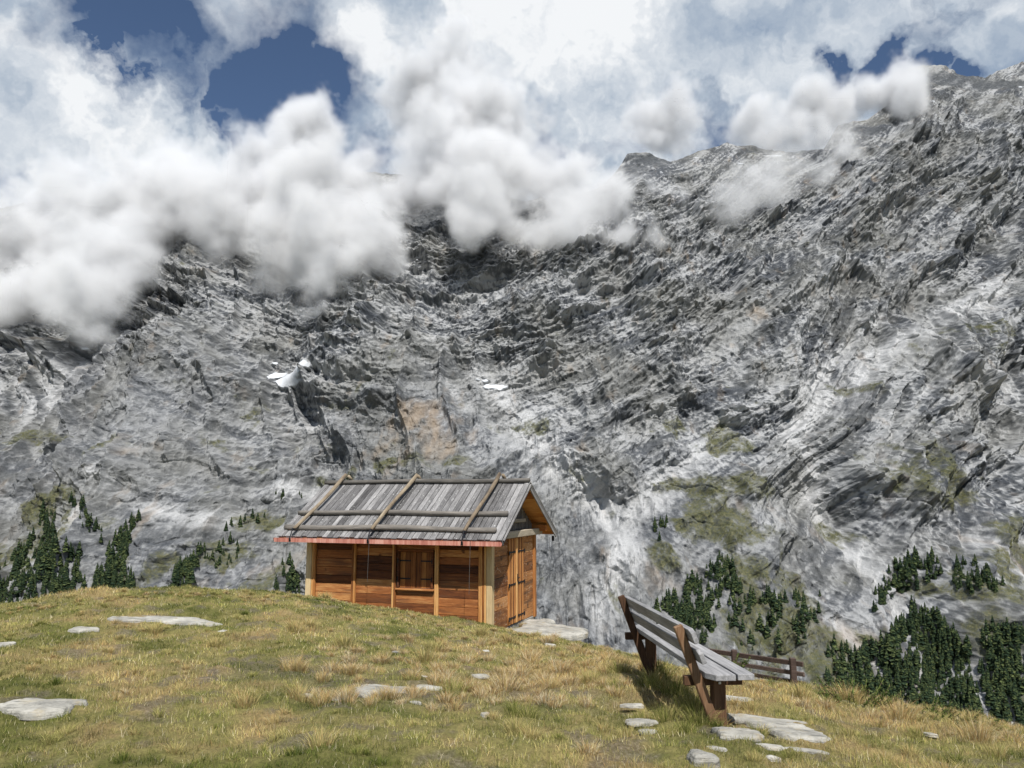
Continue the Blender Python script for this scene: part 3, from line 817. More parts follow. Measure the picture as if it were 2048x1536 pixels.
# ---------------------------------------------------------------- mesh builder with a random value per piece
class MB:
    def __init__(self, seed=1):
        self.v, self.f, self.r = [], [], []; self.rs = random.Random(seed)
    def add(self, vs, fs, rv=None):
        b = len(self.v); self.v += [tuple(x) for x in vs]; self.f += [tuple(b + i for i in q) for q in fs]
        rv = self.rs.random() if rv is None else rv
        self.r += [rv] * len(vs)
    def box(self, c, s, M=None, bev=0.006, rv=None, jit=0.0):
        """centre, size, optional rotation; every edge bevelled"""
        hx, hy, hz = s[0] / 2, s[1] / 2, s[2] / 2
        b = min(bev, hx * .45, hy * .45, hz * .45)
        bm = bmesh.new(); bmesh.ops.create_cube(bm, size=1.0)
        for v_ in bm.verts: v_.co = Vector((v_.co.x * 2 * hx, v_.co.y * 2 * hy, v_.co.z * 2 * hz))
        if b > 0: bmesh.ops.bevel(bm, geom=list(bm.edges), offset=b, segments=1, affect='EDGES')
        if jit:
            for v_ in bm.verts: v_.co += Vector([self.rs.uniform(-jit, jit) for _ in range(3)])
        R = M or Matrix.Identity(3); c = Vector(c)
        self.add([R @ v_.co + c for v_ in bm.verts], [[v_.index for v_ in f_.verts] for f_ in bm.faces], rv); bm.free()
    def beam(self, a, b, w, t, up=Vector((0, 0, 1)), bev=0.006, rv=None, jit=0.0):
        """a bar from a to b, w wide sideways and t thick towards up"""
        a, b = Vector(a), Vector(b); y = (b - a); L = y.length; y.normalize()
        x = y.cross(up).normalized(); z = x.cross(y)
        M = Matrix((x, y, z)).transposed()
        self.box((a + b) / 2, (w, L, t), M, bev, rv, jit)
    def log(self, a, b, r, r2=None, seg=14, rings=16, wob=0.012, rv=None):
        a, b = Vector(a), Vector(b); r2 = r2 or r; y = (b - a); L = y.length; y.normalize()
        x = y.cross(Vector((0.1, 0.2, 1))).normalized(); z = x.cross(y)
        ph = [self.rs.uniform(0, 6.28) for _ in range(5)]
        vs = []
        for j in range(rings + 1):
            t = j / rings
            off = x * (wob * math.sin(3.1 * t * L / 1.3 + ph[0]) + wob * .5 * math.sin(7 * t + ph[1])) + z * wob * math.sin(2.6 * t * L / 1.5 + ph[2])
            rr_ = (r + (r2 - r) * t)
            for i in range(seg):
                an = 2 * math.pi * i / seg
                q = rr_ * (1 + .05 * math.sin(3 * an + ph[3]) + .05 * math.sin(11 * t + an * 2 + ph[4]))
                if j in (0, rings): q *= .93
                vs.append(a + y * (L * t) + off + x * (q * math.cos(an)) + z * (q * math.sin(an)))
        fs = [(j * seg + i, j * seg + (i + 1) % seg, (j + 1) * seg + (i + 1) % seg, (j + 1) * seg + i) for j in range(rings) for i in range(seg)]
        fs.append(tuple(range(seg))[::-1]); fs.append(tuple(rings * seg + i for i in range(seg)))
        self.add(vs, fs, rv)
    def build(self, name, mat, parent=None, smooth=False):
        me = bpy.data.meshes.new(name); me.from_pydata(self.v, [], self.f); me.update()
        bm = bmesh.new(); bm.from_mesh(me); bmesh.ops.recalc_face_normals(bm, faces=bm.faces); bm.to_mesh(me); bm.free()
        o = link_mesh(name, me, mat, parent, smooth)
        attr(o, 'piece', self.r)
        return o


def wood(name, stops, grain, var=0.35, bump=0.006, rough=0.75, knots=None, fine=1.0, spots=None, streak=None):
    """grain: scale per axis (small along the grain)"""
    m, nt = new_mat(name)
    oc = nt.node('ShaderNodeTexCoord').outputs['Object']
    pv = nt.node('ShaderNodeAttribute', attribute_name='piece').outputs['Fac']
    off = nt.node('ShaderNodeCombineXYZ', {0: nt.math('MULTIPLY', pv, 17.0), 1: nt.math('MULTIPLY', pv, 31.0), 2: nt.math('MULTIPLY', pv, 23.0)})
    cc = nt.vec('ADD', oc, off.outputs[0])
    g1 = nt.noise(nt.vec('MULTIPLY', cc, tuple(x * fine for x in grain)), 1.0, 5, 0.65, dist=0.6)
    g2 = nt.noise(nt.vec('MULTIPLY', cc, tuple(x * 3.5 * fine for x in grain)), 1.0, 4, 0.7)
    n = nt.noise(cc, 2.3, 3, 0.5)
    f = nt.math('ADD', nt.math('MULTIPLY', g1, 0.5), nt.math('MULTIPLY', g2, 0.3))
    f = nt.math('ADD', f, nt.math('MULTIPLY', n, 0.2))
    f = nt.math('ADD', f, nt.math('MULTIPLY', nt.math('SUBTRACT', pv, 0.5), var))
    col = nt.ramp(f, stops)
    if knots:
        k = nt.noise(nt.vec('MULTIPLY', cc, (5.5, 5.5, 5.5)), 1.0, 1, 0.3)
        col = nt.mix(nt.maprange(k, 0.70, 0.76, 0, 0.8), col, knots)
    if spots:
        k = nt.noise(cc, 30.0, 2, 0.5)
        k2 = nt.noise(cc, 4.0, 2, 0.5)
        col = nt.mix(nt.math('MULTIPLY', nt.maprange(k, 0.62, 0.68), nt.maprange(k2, 0.45, 0.6)), col, spots)
    if streak:
        k = nt.noise(nt.vec('MULTIPLY', cc, tuple(x * .35 for x in grain)), 1.0, 3, 0.6)
        col = nt.mix(nt.maprange(k, 0.52, 0.66, 0, 0.85), col, streak)
    principled(nt, col, rough, nt.math('ADD', g1, nt.math('MULTIPLY', g2, .6)), 0.7, bump, spec=0.25)
    return m


m_roof = wood('silver_grey_boards', [(0.25, (0.040, 0.038, 0.037)), (0.45, (0.125, 0.121, 0.119)), (0.62, (0.245, 0.238, 0.233)), (0.8, (0.40, 0.39, 0.38))], (14, 2.2, 2.2), var=0.36, spots=(0.5, 0.5, 0.48))
m_larch_h = wood('red_brown_larch_across', [(0.25, (0.045, 0.015, 0.007)), (0.42, (0.145, 0.048, 0.015)), (0.60, (0.32, 0.118, 0.036)), (0.8, (0.60, 0.32, 0.12))], (2.2, 2.2, 26), var=0.42, knots=(0.06, 0.025, 0.014), streak=(0.11, 0.05, 0.026))
m_larch_side = wood('weathered_larch_across', [(0.25, (0.06, 0.022, 0.01)), (0.42, (0.19, 0.075, 0.025)), (0.60, (0.40, 0.18, 0.06)), (0.8, (0.55, 0.32, 0.15))], (2.2, 2.2, 22), var=0.3, spots=(0.72, 0.62, 0.48), streak=(0.10, 0.05, 0.025), knots=(0.04, 0.02, 0.01))
m_larch_v = wood('orange_larch_upright', [(0.25, (0.11, 0.036, 0.012)), (0.42, (0.29, 0.11, 0.03)), (0.60, (0.48, 0.22, 0.068)), (0.8, (0.66, 0.40, 0.16))], (26, 26, 1.6), var=0.45)
m_larch_roof = wood('orange_larch_soffit', [(0.25, (0.24, 0.075, 0.02)), (0.45, (0.48, 0.19, 0.05)), (0.65, (0.66, 0.33, 0.11))], (1.8, 9, 9), var=0.3)
m_shut = wood('dark_red_shutter_boards', [(0.25, (0.08, 0.026, 0.01)), (0.45, (0.22, 0.08, 0.022)), (0.62, (0.38, 0.17, 0.05)), (0.8, (0.5, 0.28, 0.11))], (26, 26, 1.6), var=0.25)
m_cream = wood('pale_bare_timber', [(0.25, (0.34, 0.23, 0.11)), (0.5, (0.56, 0.43, 0.24)), (0.7, (0.70, 0.58, 0.38))], (20, 20, 1.5), var=0.15)
m_beam = wood('pale_grey_beam', [(0.25, (0.14, 0.115, 0.085)), (0.5, (0.28, 0.24, 0.18)), (0.7, (0.44, 0.38, 0.29))], (16, 1.5, 16), var=0.2)
m_log = wood('weathered_pole', [(0.25, (0.035, 0.032, 0.029)), (0.45, (0.095, 0.088, 0.078)), (0.62, (0.18, 0.163, 0.143)), (0.8, (0.30, 0.27, 0.23))], (2.0, 18, 18), var=0.22)
m_pole = wood('tan_weathered_pole', [(0.25, (0.07, 0.05, 0.034)), (0.45, (0.20, 0.155, 0.105)), (0.65, (0.36, 0.30, 0.21))], (9, 2.2, 2.2), var=0.25, bump=0.008)
m_bench = wood('silver_bench_plank', [(0.25, (0.085, 0.084, 0.085)), (0.45, (0.20, 0.198, 0.20)), (0.62, (0.36, 0.355, 0.355)), (0.8, (0.52, 0.515, 0.50))], (26, 1.6, 26), var=0.15, bump=0.003)
m_bpost = wood('red_brown_bench_post', [(0.25, (0.035, 0.018, 0.010)), (0.45, (0.085, 0.043, 0.022)), (0.62, (0.17, 0.095, 0.05)), (0.8, (0.32, 0.22, 0.13))], (34, 34, 2.2), var=0.25, bump=0.003)
m_fence = wood('dark_fence_wood', [(0.25, (0.03, 0.02, 0.016)), (0.45, (0.075, 0.05, 0.04)), (0.7, (0.17, 0.13, 0.11))], (1.8, 20, 20), var=0.25)


def plain(name, col, rough=0.5, metal=0.0, spec=0.4, nscale=30.0, namt=0.3, dark=None):
    m, nt = new_mat(name)
    oc = nt.node('ShaderNodeTexCoord').outputs['Object']
    n_ = nt.noise(oc, nscale, 4, 0.6)
    c = nt.mix(nt.maprange(n_, 0.35, 0.7, 0, namt * 2, ), col, dark or tuple(x * .45 for x in col))
    principled(nt, c, rough, n_, 0.3, 0.002, spec=spec, metal=metal)
    return m


m_iron = plain('black_iron', (0.025, 0.025, 0.028), 0.55, 0.6)
m_dark = plain('painted_gable_shade', (0.03, 0.02, 0.015), 0.9)  # near-black colour stands in for the shade inside the open gable
m_wire = plain('steel_wire', (0.16, 0.15, 0.14), 0.5, 0.5)
m_zinc = plain('bright_metal', (0.7, 0.7, 0.68), 0.4, 0.3)
m_mortar = plain('footing_stone', (0.33, 0.31, 0.27), 0.9, 0, .2, 8.0)
m_copper, nt = new_mat('weathered_copper')
oc = nt.node('ShaderNodeTexCoord').outputs['Object']
cn = nt.noise(nt.vec('MULTIPLY', oc, (16, 3, 1.2)), 1.0, 4, 0.7)
cb = nt.noise(nt.vec('MULTIPLY', oc, (2.0, 3, 1.2)), 1.0, 2, 0.5)
cc_ = nt.ramp(nt.math('ADD', nt.math('MULTIPLY', cn, .7), nt.math('MULTIPLY', cb, .3)), [(0.30, (0.22, 0.075, 0.06)), (0.46, (0.44, 0.17, 0.125)), (0.60, (0.60, 0.31, 0.24)), (0.72, (0.68, 0.48, 0.40))])
principled(nt, cc_, 0.55, None, spec=0.4, metal=0.0)

# ---------------------------------------------------------------- the hut
YAW = 0.339
HO = Vector((-0.388, 14.98, -2.55)); LEN, DEP, HW = 4.156, 2.79, 1.80
HR = Matrix.Rotation(-YAW, 3, 'Z'); HRi = HR.transposed()


def on_front(px, py, y=0.0):
    o_, d = HRi @ (EYE - HO), HRi @ D(px, py)
    t = (y - o_.y) / d.y; return o_ + d * t


def on_side(px, py, x=0.0):
    o_, d = HRi @ (EYE - HO), HRi @ D(px, py)
    t = (x - o_.x) / d.x; return o_ + d * t


hut = thing('wooden_hut', HO, 'small orange-brown larch hut with silver board roof under poles, on the meadow crest', 'hut', rz=-YAW)

# footing
mb = MB(2)
mb.box((-LEN / 2, DEP / 2, -0.12), (LEN - .02, DEP - .02, 0.24), bev=.02)
mb.build('footing', m_mortar, hut)


def plank_wall(a, b, z0, z1, axis, seed, thick=0.035, hgt=0.165, face=0.0):
    """tongued planks between a and b along the axis"""
    mb = MB(seed); z = z0
    while z < z1 - 0.02:
        h_ = min(hgt * mb.rs.uniform(.88, 1.12), z1 - z)
        o_ = mb.rs.uniform(-.003, .003)
        if axis == 'x': mb.box(((a + b) / 2, face + thick / 2 + o_, z + h_ / 2), (b - a, thick, h_ - .004), bev=.007)
        else: mb.box((face - thick / 2 + o_, (a + b) / 2, z + h_ / 2), (thick, b - a, h_ - .004), bev=.007)
        z += h_
    return mb


ZT = 1.93           # top of the walls under the roof
fx_ = lambda px: on_front(px, 1150).x
# front: posts, panels, battens
edges = [fx_(631), fx_(703), fx_(711), fx_(784), fx_(792), fx_(869), fx_(877), fx_(957)]
WZ0, WZ1 = on_front(830, 1177).z, on_front(830, 1100).z
WX0, WX1 = fx_(797), fx_(864)
for i, (a, b) in enumerate(((0, 1), (2, 3), (6, 7))):
    plank_wall(edges[a] - .01, edges[b] + .01, 0.0, ZT, 'x', 10 + i, face=0.035).build('wall_panel', m_larch_h, hut)
mbw = plank_wall(edges[4] - .01, edges[5] + .01, 0.0, WZ0, 'x', 14, face=0.035)
mbw.build('wall_panel', m_larch_h, hut)
plank_wall(edges[4] - .01, edges[5] + .01, WZ1, ZT, 'x', 15, face=0.035).build('wall_panel', m_larch_h, hut)
for k, (a, b) in enumerate(((623, 630.5), (703, 711), (784, 792), (869, 877), (957, 973))):
    mb = MB(20 + k); xa, xb = fx_(a), fx_(b); n_ = 4 if k == 4 else 2
    for j in range(n_):
        w_ = (xb - xa) / n_
        mb.box((xa + w_ * (j + .5), 0.012 - .004 * j, ZT / 2 - .02), (w_ - .005, 0.055, ZT - .02), bev=.006)
    mb.build('batten', m_larch_v, hut)
for k, (a, b) in enumerate(((612, 622.5), (973, 984.5))):
    mb = MB(30 + k); xa, xb = fx_(a), fx_(b)
    mb.box(((xa + xb) / 2, 0.05, ZT / 2 - .04), (xb - xa, 0.15, ZT), bev=.012)
    mb.build('corner_post', m_cream, hut)
# window with two closed leaves
win = MB(40)
fw = .045
win.box(((WX0 + WX1) / 2, .012, WZ1 - fw / 2 + .01), (WX1 - WX0 + .06, .075, fw), bev=.005)
win.box(((WX0 + WX1) / 2, .005, WZ0 - .02), (WX1 - WX0 + .10, .10, .035), bev=.005)
for xx in (WX0 - .005, WX1 + .005): win.box((xx, .012, (WZ0 + WZ1) / 2 - .008), (fw, .07, WZ1 - WZ0 - fw * .8), bev=.005)
win_o = win.build('window', m_larch_h, hut)
cxw = (WX0 + WX1) / 2
for s, (xa, xb) in enumerate(((WX0 + .02, cxw - .004), (cxw + .004, WX1 - .02))):
    mb = MB(42 + s); n_ = 3
    for j in range(n_):
        w_ = (xb - xa) / n_
        mb.box((xa + w_ * (j + .5), .045, (WZ0 + WZ1) / 2 - .02), (w_ - .004, .03, WZ1 - WZ0 - .05), bev=.004)
    mb.build('shutter', m_shut, win_o)
for zz in (on_front(830, 1122).z, on_front(830, 1158).z):
    for sg, wx_ in ((1, WX0), (-1, WX1)):
        mb = MB(44); mb.box((wx_ + sg * .125, .024, zz), (.27, .010, .026), bev=.002); mb.box((wx_ - sg * .005, -.005, zz), (.02, .06, .09), bev=.002)
        mb.build('hinge', m_iron, win_o)
# back and left walls
plank_wall(-LEN + .02, -.02, 0, ZT, 'x', 50, face=DEP - .04).build('wall_panel', m_larch_h, hut)
plank_wall(.10, DEP - .05, 0, ZT, 'y', 51, face=-LEN + .05).build('wall_panel', m_larch_side, hut)
mb = MB(52); mb.box((-LEN + .06, DEP - .06, ZT / 2), (.14, .14, ZT), bev=.01); mb.build('corner_post', m_cream, hut)
# right gable side
sy = lambda px, py=1160: on_side(px, py).y
d0, d1 = sy(1017), sy(1046); yb = DEP
DZ0, DZ1 = 0.03, on_side(1030, 1076).z
plank_wall(.075, d0, 0.0, DZ1 + .12, 'y', 60, face=-0.015, hgt=.2).build('wall_panel', m_larch_side, hut)
plank_wall(d1, yb - .16, 0.0, DZ1 + .12, 'y', 61, face=-0.015, hgt=.2).build('wall_panel', m_larch_side, hut)
mb = MB(62); mb.box((-.02, .032 + .02, ZT / 2 - .04), (.05, .07, ZT), bev=.005); mb.build('corner_board', m_larch_side, hut)
mb = MB(63); mb.box((-.045, yb - .08, ZT / 2 - .04), (.13, .15, ZT), bev=.012); mb.build('corner_post', m_larch_v, hut)
# door: two leaves of narrow upright battens
door = MB(64); n_ = 11
for j in range(n_):
    w_ = (d1 - d0) / n_
    pr = .018 if j in (5,) else (0.0 if j % 2 else .007)
    door.box((-.012 + pr / 2, d0 + w_ * (j + .5), (DZ0 + DZ1) / 2), (.04 + pr, w_ - .004, DZ1 - DZ0), bev=.004, rv=(.95 if j == 5 else (.05 if j % 2 else .6)))
door_o = door.build('door', m_larch_v, hut)
for zz in (on_side(1020, 1105).z, on_side(1020, 1170).z, on_side(1020, 1237).z):
    for s in (0, 1):
        mb = MB(65); ya = d0 if s == 0 else d1; sg = 1 if s == 0 else -1
        mb.box((.020, ya + sg * .20, zz), (.008, .36, .030), bev=.002)
        mb.box((.026, ya - sg * .02, zz - .01), (.018, .05, .085), bev=.003)
        mb.box((.022, ya + sg * .37, zz), (.01, .035, .055), bev=.002)
        mb.build('hinge', m_iron, door_o)
mb = MB(66); zz = on_side(1034, 1155).z; ym = (d0 + d1) / 2
mb.box((.028, ym + .03, zz), (.014, .04, .16), bev=.004); mb.box((.05, ym + .03, zz), (.03, .09, .018), bev=.004); mb.build('handle', m_iron, door_o)
mb = MB(67); mb.box((.0, (d0 + d1) / 2, DZ1 + .03), (.055, d1 - d0 + .12, .055), bev=.005); mb.build('door_lintel', m_larch_v, hut)
# tie beam, collar and slatted gable
zb = on_side(1000, 1073).z
mb = MB(70); mb.box((.06, DEP / 2 - .02, zb + .02), (.13, DEP + .30, .14), bev=.012); mb.build('tie_beam', m_beam, hut)
RZ = 2.90; RY = 1.306; EY0, EY1 = -0.395, DEP + .495
slope_f = math.atan2(RZ - HW, RY - EY0); slope_b = math.atan2(RZ - HW, EY1 - RY)
roof_z = lambda y: HW + (RZ - HW) * ((y - EY0) / (RY - EY0) if y < RY else (EY1 - y) / (EY1 - RY))
mb = MB(71); y_ = .12
while y_ < DEP - .1:
    top = roof_z(y_) - .13
    if top > zb + .16: mb.box((-.06, y_, (zb + .09 + top) / 2), (.03, .085, top - zb - .09), bev=.004)
    y_ += .10
mb.build('gable_slats', m_log, hut)
mb = MB(72); zt_ = RZ - .16; zl_ = zb + .03; yl_, yr_ = EY0 + .62, EY1 - .72
mb.add([(x_, q_[0], q_[1]) for x_ in (-.16, -.12) for q_ in ((yl_, zl_), (yr_, zl_), (RY, zt_))], [(0, 1, 2), (5, 4, 3), (0, 3, 4, 1), (1, 4, 5, 2), (2, 5, 3, 0)]); mb.build('gable_shade_sheet', m_dark, hut)  # added dark sheet, paints the shade behind the slats
mb = MB(73); mb.box((.02, RY + .05, zb + .29), (.10, 1.05, .075), bev=.008); mb.build('collar_beam', m_beam, hut)
mb = MB(74)
for y_, dz in ((.02, .17), (RY, .19), (DEP - .04, .17)):
    mb.box((-2.12, y_, roof_z(y_) - dz), (4.80, .12, .14), bev=.01)
mb.build('purlin', m_larch_roof, hut)
# left gable closed with upright boards
mb = MB(75); y_ = .1
while y_ < DEP - .05:
    top = roof_z(y_) - .10; mb.box((-LEN + .035, y_, (ZT + top) / 2 - .02), (.03, .118, top - ZT + .06), bev=.004); y_ += .12
mb.build('gable_slats', m_larch_side, hut)

# roof: soffit boards, two layers of upright boards
X0R, X1R = -LEN - .47, .345


def slope_frame(front):
    if front: a, up = Vector((0, EY0, HW)), Vector((0, RY - EY0, RZ - HW))
    else: a, up = Vector((0, EY1, HW)), Vector((0, RY - EY1, RZ - HW))
    L = up.length; up.normalize(); nrm = Vector((0, -up.z, up.y)) if front else Vector((0, up.z, -up.y))
    if nrm.z < 0: nrm = -nrm
    return a, up, nrm, L


for front in (True, False):
    a, up, nrm, L = slope_frame(front)
    mb = MB(80 + front); s = 0.02
    while s < L - .03:
        w_ = min(.14, L - s); c = a + up * (s + w_ / 2) - nrm * .045
        mb.beam(c + Vector((X0R + .03, 0, 0)), c + Vector((X1R - .03, 0, 0)), w_ - .005, .022, up=nrm, bev=.003); s += w_
    mb.build('soffit', m_larch_roof, hut)
    mb = MB(82 + front); x_ = X0R
    while x_ < X1R - .02:                       # lower layer
        w_ = mb.rs.uniform(.13, .17); lo = mb.rs.uniform(-.02, .01)
        mb.beam(a + up * lo - nrm * .016 + Vector((x_ + w_ / 2, 0, 0)), a + up * (L - .01) - nrm * .016 + Vector((x_ + w_ / 2, 0, 0)), w_ - .006, .024, up=nrm, bev=.003); x_ += w_
    x_ = X0R + .01
    while x_ < X1R - .02:                       # upper layer, narrower boards with dark joints
        w_ = min(mb.rs.uniform(.095, .15), X1R - x_); lo = mb.rs.uniform(-.045, -.005); lift = mb.rs.uniform(0, .007)
        hi_ = L + (.03 if front else -.02)
        mb.beam(a + up * lo + nrm * (.0115 + lift) + Vector((x_ + w_ / 2, 0, 0)), a + up * hi_ + nrm * (.0115 + lift + mb.rs.uniform(-.004, .004)) + Vector((x_ + w_ / 2 + mb.rs.uniform(-.006, .006), 0, 0)), w_ - mb.rs.uniform(.008, .016), .024, up=nrm, bev=.004); x_ += w_
    roof_o = mb.build('roof', m_roof, hut)
    mb = MB(84 + front)                         # verge boards
    for xv in (X1R - .012, X0R + .012):
        mb = MB(84 + front); sg = 1 if xv > 0 else -1
        mb.beam(a + Vector((xv + sg * .014, 0, 0)) - up * .03 - nrm * .055, a + Vector((xv + sg * .014, 0, 0)) + up * L - nrm * .055, .026, .10, up=nrm, bev=.004)
        mb.beam(a + Vector((xv - sg * .02, 0, 0)) - up * .05 + nrm * .036, a + Vector((xv - sg * .02, 0, 0)) + up * L + nrm * .036, .11, .022, up=nrm, bev=.004)
        mb.build('verge_board', m_roof, hut)

a, up, nrm, L = slope_frame(True)
fs = lambda s, x, h_=0.0: a + up * (L * s) + nrm * h_ + Vector((x, 0, 0))
mb = MB(90); mb.log(fs(1.0, X0R - .02, .075), fs(1.0, X1R + .02, .075), .044, .050, rings=40, wob=.010); mb.build('roof_pole', m_log, hut, True)
mb = MB(91); mb.log(fs(.385, X0R + .03, .078), fs(.385, X1R - .10, .078), .052, .056, rings=40, wob=.014); mb.build('roof_pole', m_log, hut, True)
mb = MB(92); mb.log(fs(.115, X0R + .02, .075), fs(.115, X1R - .17, .075), .058, .052, rings=40, wob=.014); mb.build('roof_pole', m_log, hut, True)
PX = [(-4.26, -4.13), (-2.43, -2.34), (-.40, -.33)]
for k, (xb_, xt_) in enumerate(PX):
    mb = MB(93 + k); mb.log(fs(.03, xb_, .155), fs(1.07, xt_, .170), .034, .042, wob=.014); mb.build('roof_pole', m_pole, hut, True)
# back slope poles
a2, up2, nrm2, L2 = slope_frame(False)
for k, s in enumerate((.12, .42)):
    mb = MB(97 + k); mb.log(a2 + up2 * L2 * s + nrm2 * .075 + Vector((X0R, 0, 0)), a2 + up2 * L2 * s + nrm2 * .075 + Vector((X1R - .1, 0, 0)), .043, rings=40, wob=.01); mb.build('roof_pole', m_log, hut, True)
for k, (xb_, xt_) in enumerate(PX):
    mb = MB(100 + k); mb.log(a2 + up2 * L2 * .03 + nrm2 * .155 + Vector((xb_, 0, 0)), a2 + up2 * L2 * 1.05 + nrm2 * .16 + Vector((xt_ + .08, 0, 0)), .03, .038, wob=.01); mb.build('roof_pole', m_pole, hut, True)
# gutter: open copper half-round with a flat lip
gy_, gz_ = EY0 - .075, HW - .035
vs, fsx = [], []
prof = []
for i in range(13):
    an = math.pi * i / 12; prof.append((gy_ + .062 * math.cos(an), gz_ - .062 * math.sin(an) * 1.15))
prof += [(gy_ - .070, gz_ + .01), (gy_ - .066, gz_ + .012)] + [(gy_ + .058 * math.cos(math.pi * (12 - i) / 12), gz_ - .058 * math.sin(math.pi * (12 - i) / 12) * 1.13) for i in range(13)]
xs_ = [X0R - .06, X1R + .01]
for x_ in xs_: vs += [(x_, p_[0], p_[1]) for p_ in prof]
m_ = len(prof)
fsx = [(i, (i + 1) % m_, m_ + (i + 1) % m_, m_ + i) for i in range(m_)] + [tuple(range(m_)), tuple(range(m_, 2 * m_))[::-1]]
mb = MB(110); mb.add(vs, fsx, .5)
mb.box(((X0R + X1R) / 2, gy_ - .066, gz_ - .028), (X1R - X0R + .07, .004, .085), bev=.001)
mb.build('gutter', m_copper, hut)
mb = MB(111)
mb.box(((X0R + X1R) / 2, EY0 + .015, HW - .055), (X1R - X0R - .02, .022, .075), bev=.004); mb.build('eaves_board', m_larch_h, hut)
# iron hooks under the poles and the thin tie wires that hang from them
for k, (xb_, xt_) in enumerate(PX):
    mb = MB(112 + k); p_ = fs(.01, xb_, .14)
    mb.beam(p_ + Vector((0, -.005, .05)), p_ + Vector((0, -.12, -.16)), .022, .010, bev=.002)
    mb.beam(p_ + Vector((0, -.11, -.16)), p_ + Vector((0, -.10, -.22)), .04, .02, bev=.002)
    mb.box(p_ + Vector((0, .01, .02)), (.07, .03, .05), bev=.004)
    mb.build('pole_hook', m_iron, hut)
for x_, y_, z0_, z1_ in ((PX[0][0] - .1, EY0 - .10, HW - .08, on_front(592, 1140, EY0 - .1).z), (PX[1][0] + .03, EY0 - .155, HW + .02, on_front(767, 1165, EY0 - .15).z), (PX[2][0] + .17, EY0 - .155, HW - .02, on_front(957, 1190, EY0 - .15).z),
                         (.20, EY1 - .02, HW - .1, on_side(1080, 1120, .2).z)):
    mb = MB(120); mb.log((x_, y_, z0_), (x_ - .02, y_, z1_), .004, seg=6, rings=6, wob=.002); mb.build('tie_wire', m_wire, hut)
for px_ in (685, 770, 855, 955):                    # little metal clips lit under the eaves
    p_ = on_front(px_, 1085, -.05); mb = MB(130); mb.box((p_.x, -.02, p_.z), (.045, .03, .018), bev=.003); mb.build('clip', m_zinc, hut)
mb = MB(131); mb.box((X1R - .06, EY1 - .05, HW - .13), (.05, .05, .12), bev=.004); mb.build('pole_hook', m_iron, hut)

# doorstep slabs
def slab_at(loc, w, d, t, seed, rz, label, tilt=(0, 0)):
    me = slab_mesh(w, d, t, seed, .16)
    o = link_mesh('doorstep_slab', me, m_stone, smooth=True)
    o.location = loc; o.rotation_euler = (tilt[0], tilt[1], rz); STONES.append((loc[0], loc[1], w / 2, d / 2, rz))
    return tag(o, label, 'stone')


p_ = P(1098, 1264, 15.6); slab_at(p_, 1.28, 1.5, .07, 201, -.3, 'large pale doorstep slab sticking out over the slope right of the hut door', (-.02, .03))
p_ = P(1072, 1246, 16.9); slab_at(p_ + Vector((0, 0, -.03)), .75, .8, .07, 202, -.3, 'smaller pale slab stacked behind the large doorstep slab')

# ---------------------------------------------------------------- the bench
bl = P(1438, 1443, 6.2)
bench = thing('park_bench', (bl.x, bl.y, bl.z), 'weathered silver plank bench with leaning brown back posts facing the valley', 'bench', rz=0.064)
SP = 2.15; DZB = -0.035
for k, y_ in enumerate((0, SP)):
    z_ = DZB * k
    mb = MB(300 + k); mb.box((0.0, y_, .145 + z_), (.098, .10, .41), bev=.006); mb.build('leg', m_bpost, bench)
    mb = MB(302 + k); mb.beam((-.035, y_ - .075, -.06 + z_), (-.325, y_ - .075, .735 + z_), .048, .070, up=Vector((1, 0, .37)), bev=.006); mb.build('back_post', m_bpost, bench)
    mb = MB(304 + k); mb.box((-.045, y_ - .02, .315 + z_), (.46, .055, .072), bev=.005); mb.build('seat_support', m_bpost, bench)
    mb = MB(306 + k); mb.beam((-.015, y_ + .055, .0 + z_), (-.13, y_ + .055, .33 + z_), .04, .045, up=Vector((1, 0, .37)), bev=.004); mb.build('brace', m_bpost, bench)


def plank_cut(mb, x0, x1, y0, y1, z0, z1, cut_l=0.0, cut_r=0.0):
    """a plank with its corners sawn off at both ends (plan view)"""
    pts = [(x0, y0 + cut_l), (x0 + cut_l * .55, y0), (x1 - cut_r * .55, y0), (x1, y0 + cut_r), (x1, y1 - cut_r), (x1 - cut_r * .55, y1), (x0 + cut_l * .55, y1), (x0, y1 - cut_l)]
    bm = bmesh.new(); b_ = [bm.verts.new((p[0], p[1], z0)) for p in pts]; t_ = [bm.verts.new((p[0], p[1], z1)) for p in pts]
    n_ = len(pts)
    bm.faces.new(b_[::-1]); bm.faces.new(t_)
    for i in range(n_): bm.faces.new((b_[i], b_[(i + 1) % n_], t_[(i + 1) % n_], t_[i]))
    bmesh.ops.remove_doubles(bm, verts=bm.verts, dist=1e-5)
    bmesh.ops.recalc_face_normals(bm, faces=bm.faces)
    bmesh.ops.bevel(bm, geom=[e for e in bm.edges], offset=.0035, segments=1, affect='EDGES')
    vs_ = [v_.co.copy() for v_ in bm.verts]; bm.verts.index_update()
    fs_ = [[v_.index for v_ in f_.verts] for f_ in bm.faces]; bm.free(); return vs_, fs_


def along(vs_):                                      # the bench sinks slightly towards its far end
    return [Vector((v_.x, v_.y, v_.z + DZB * v_.y / SP)) for v_ in vs_]


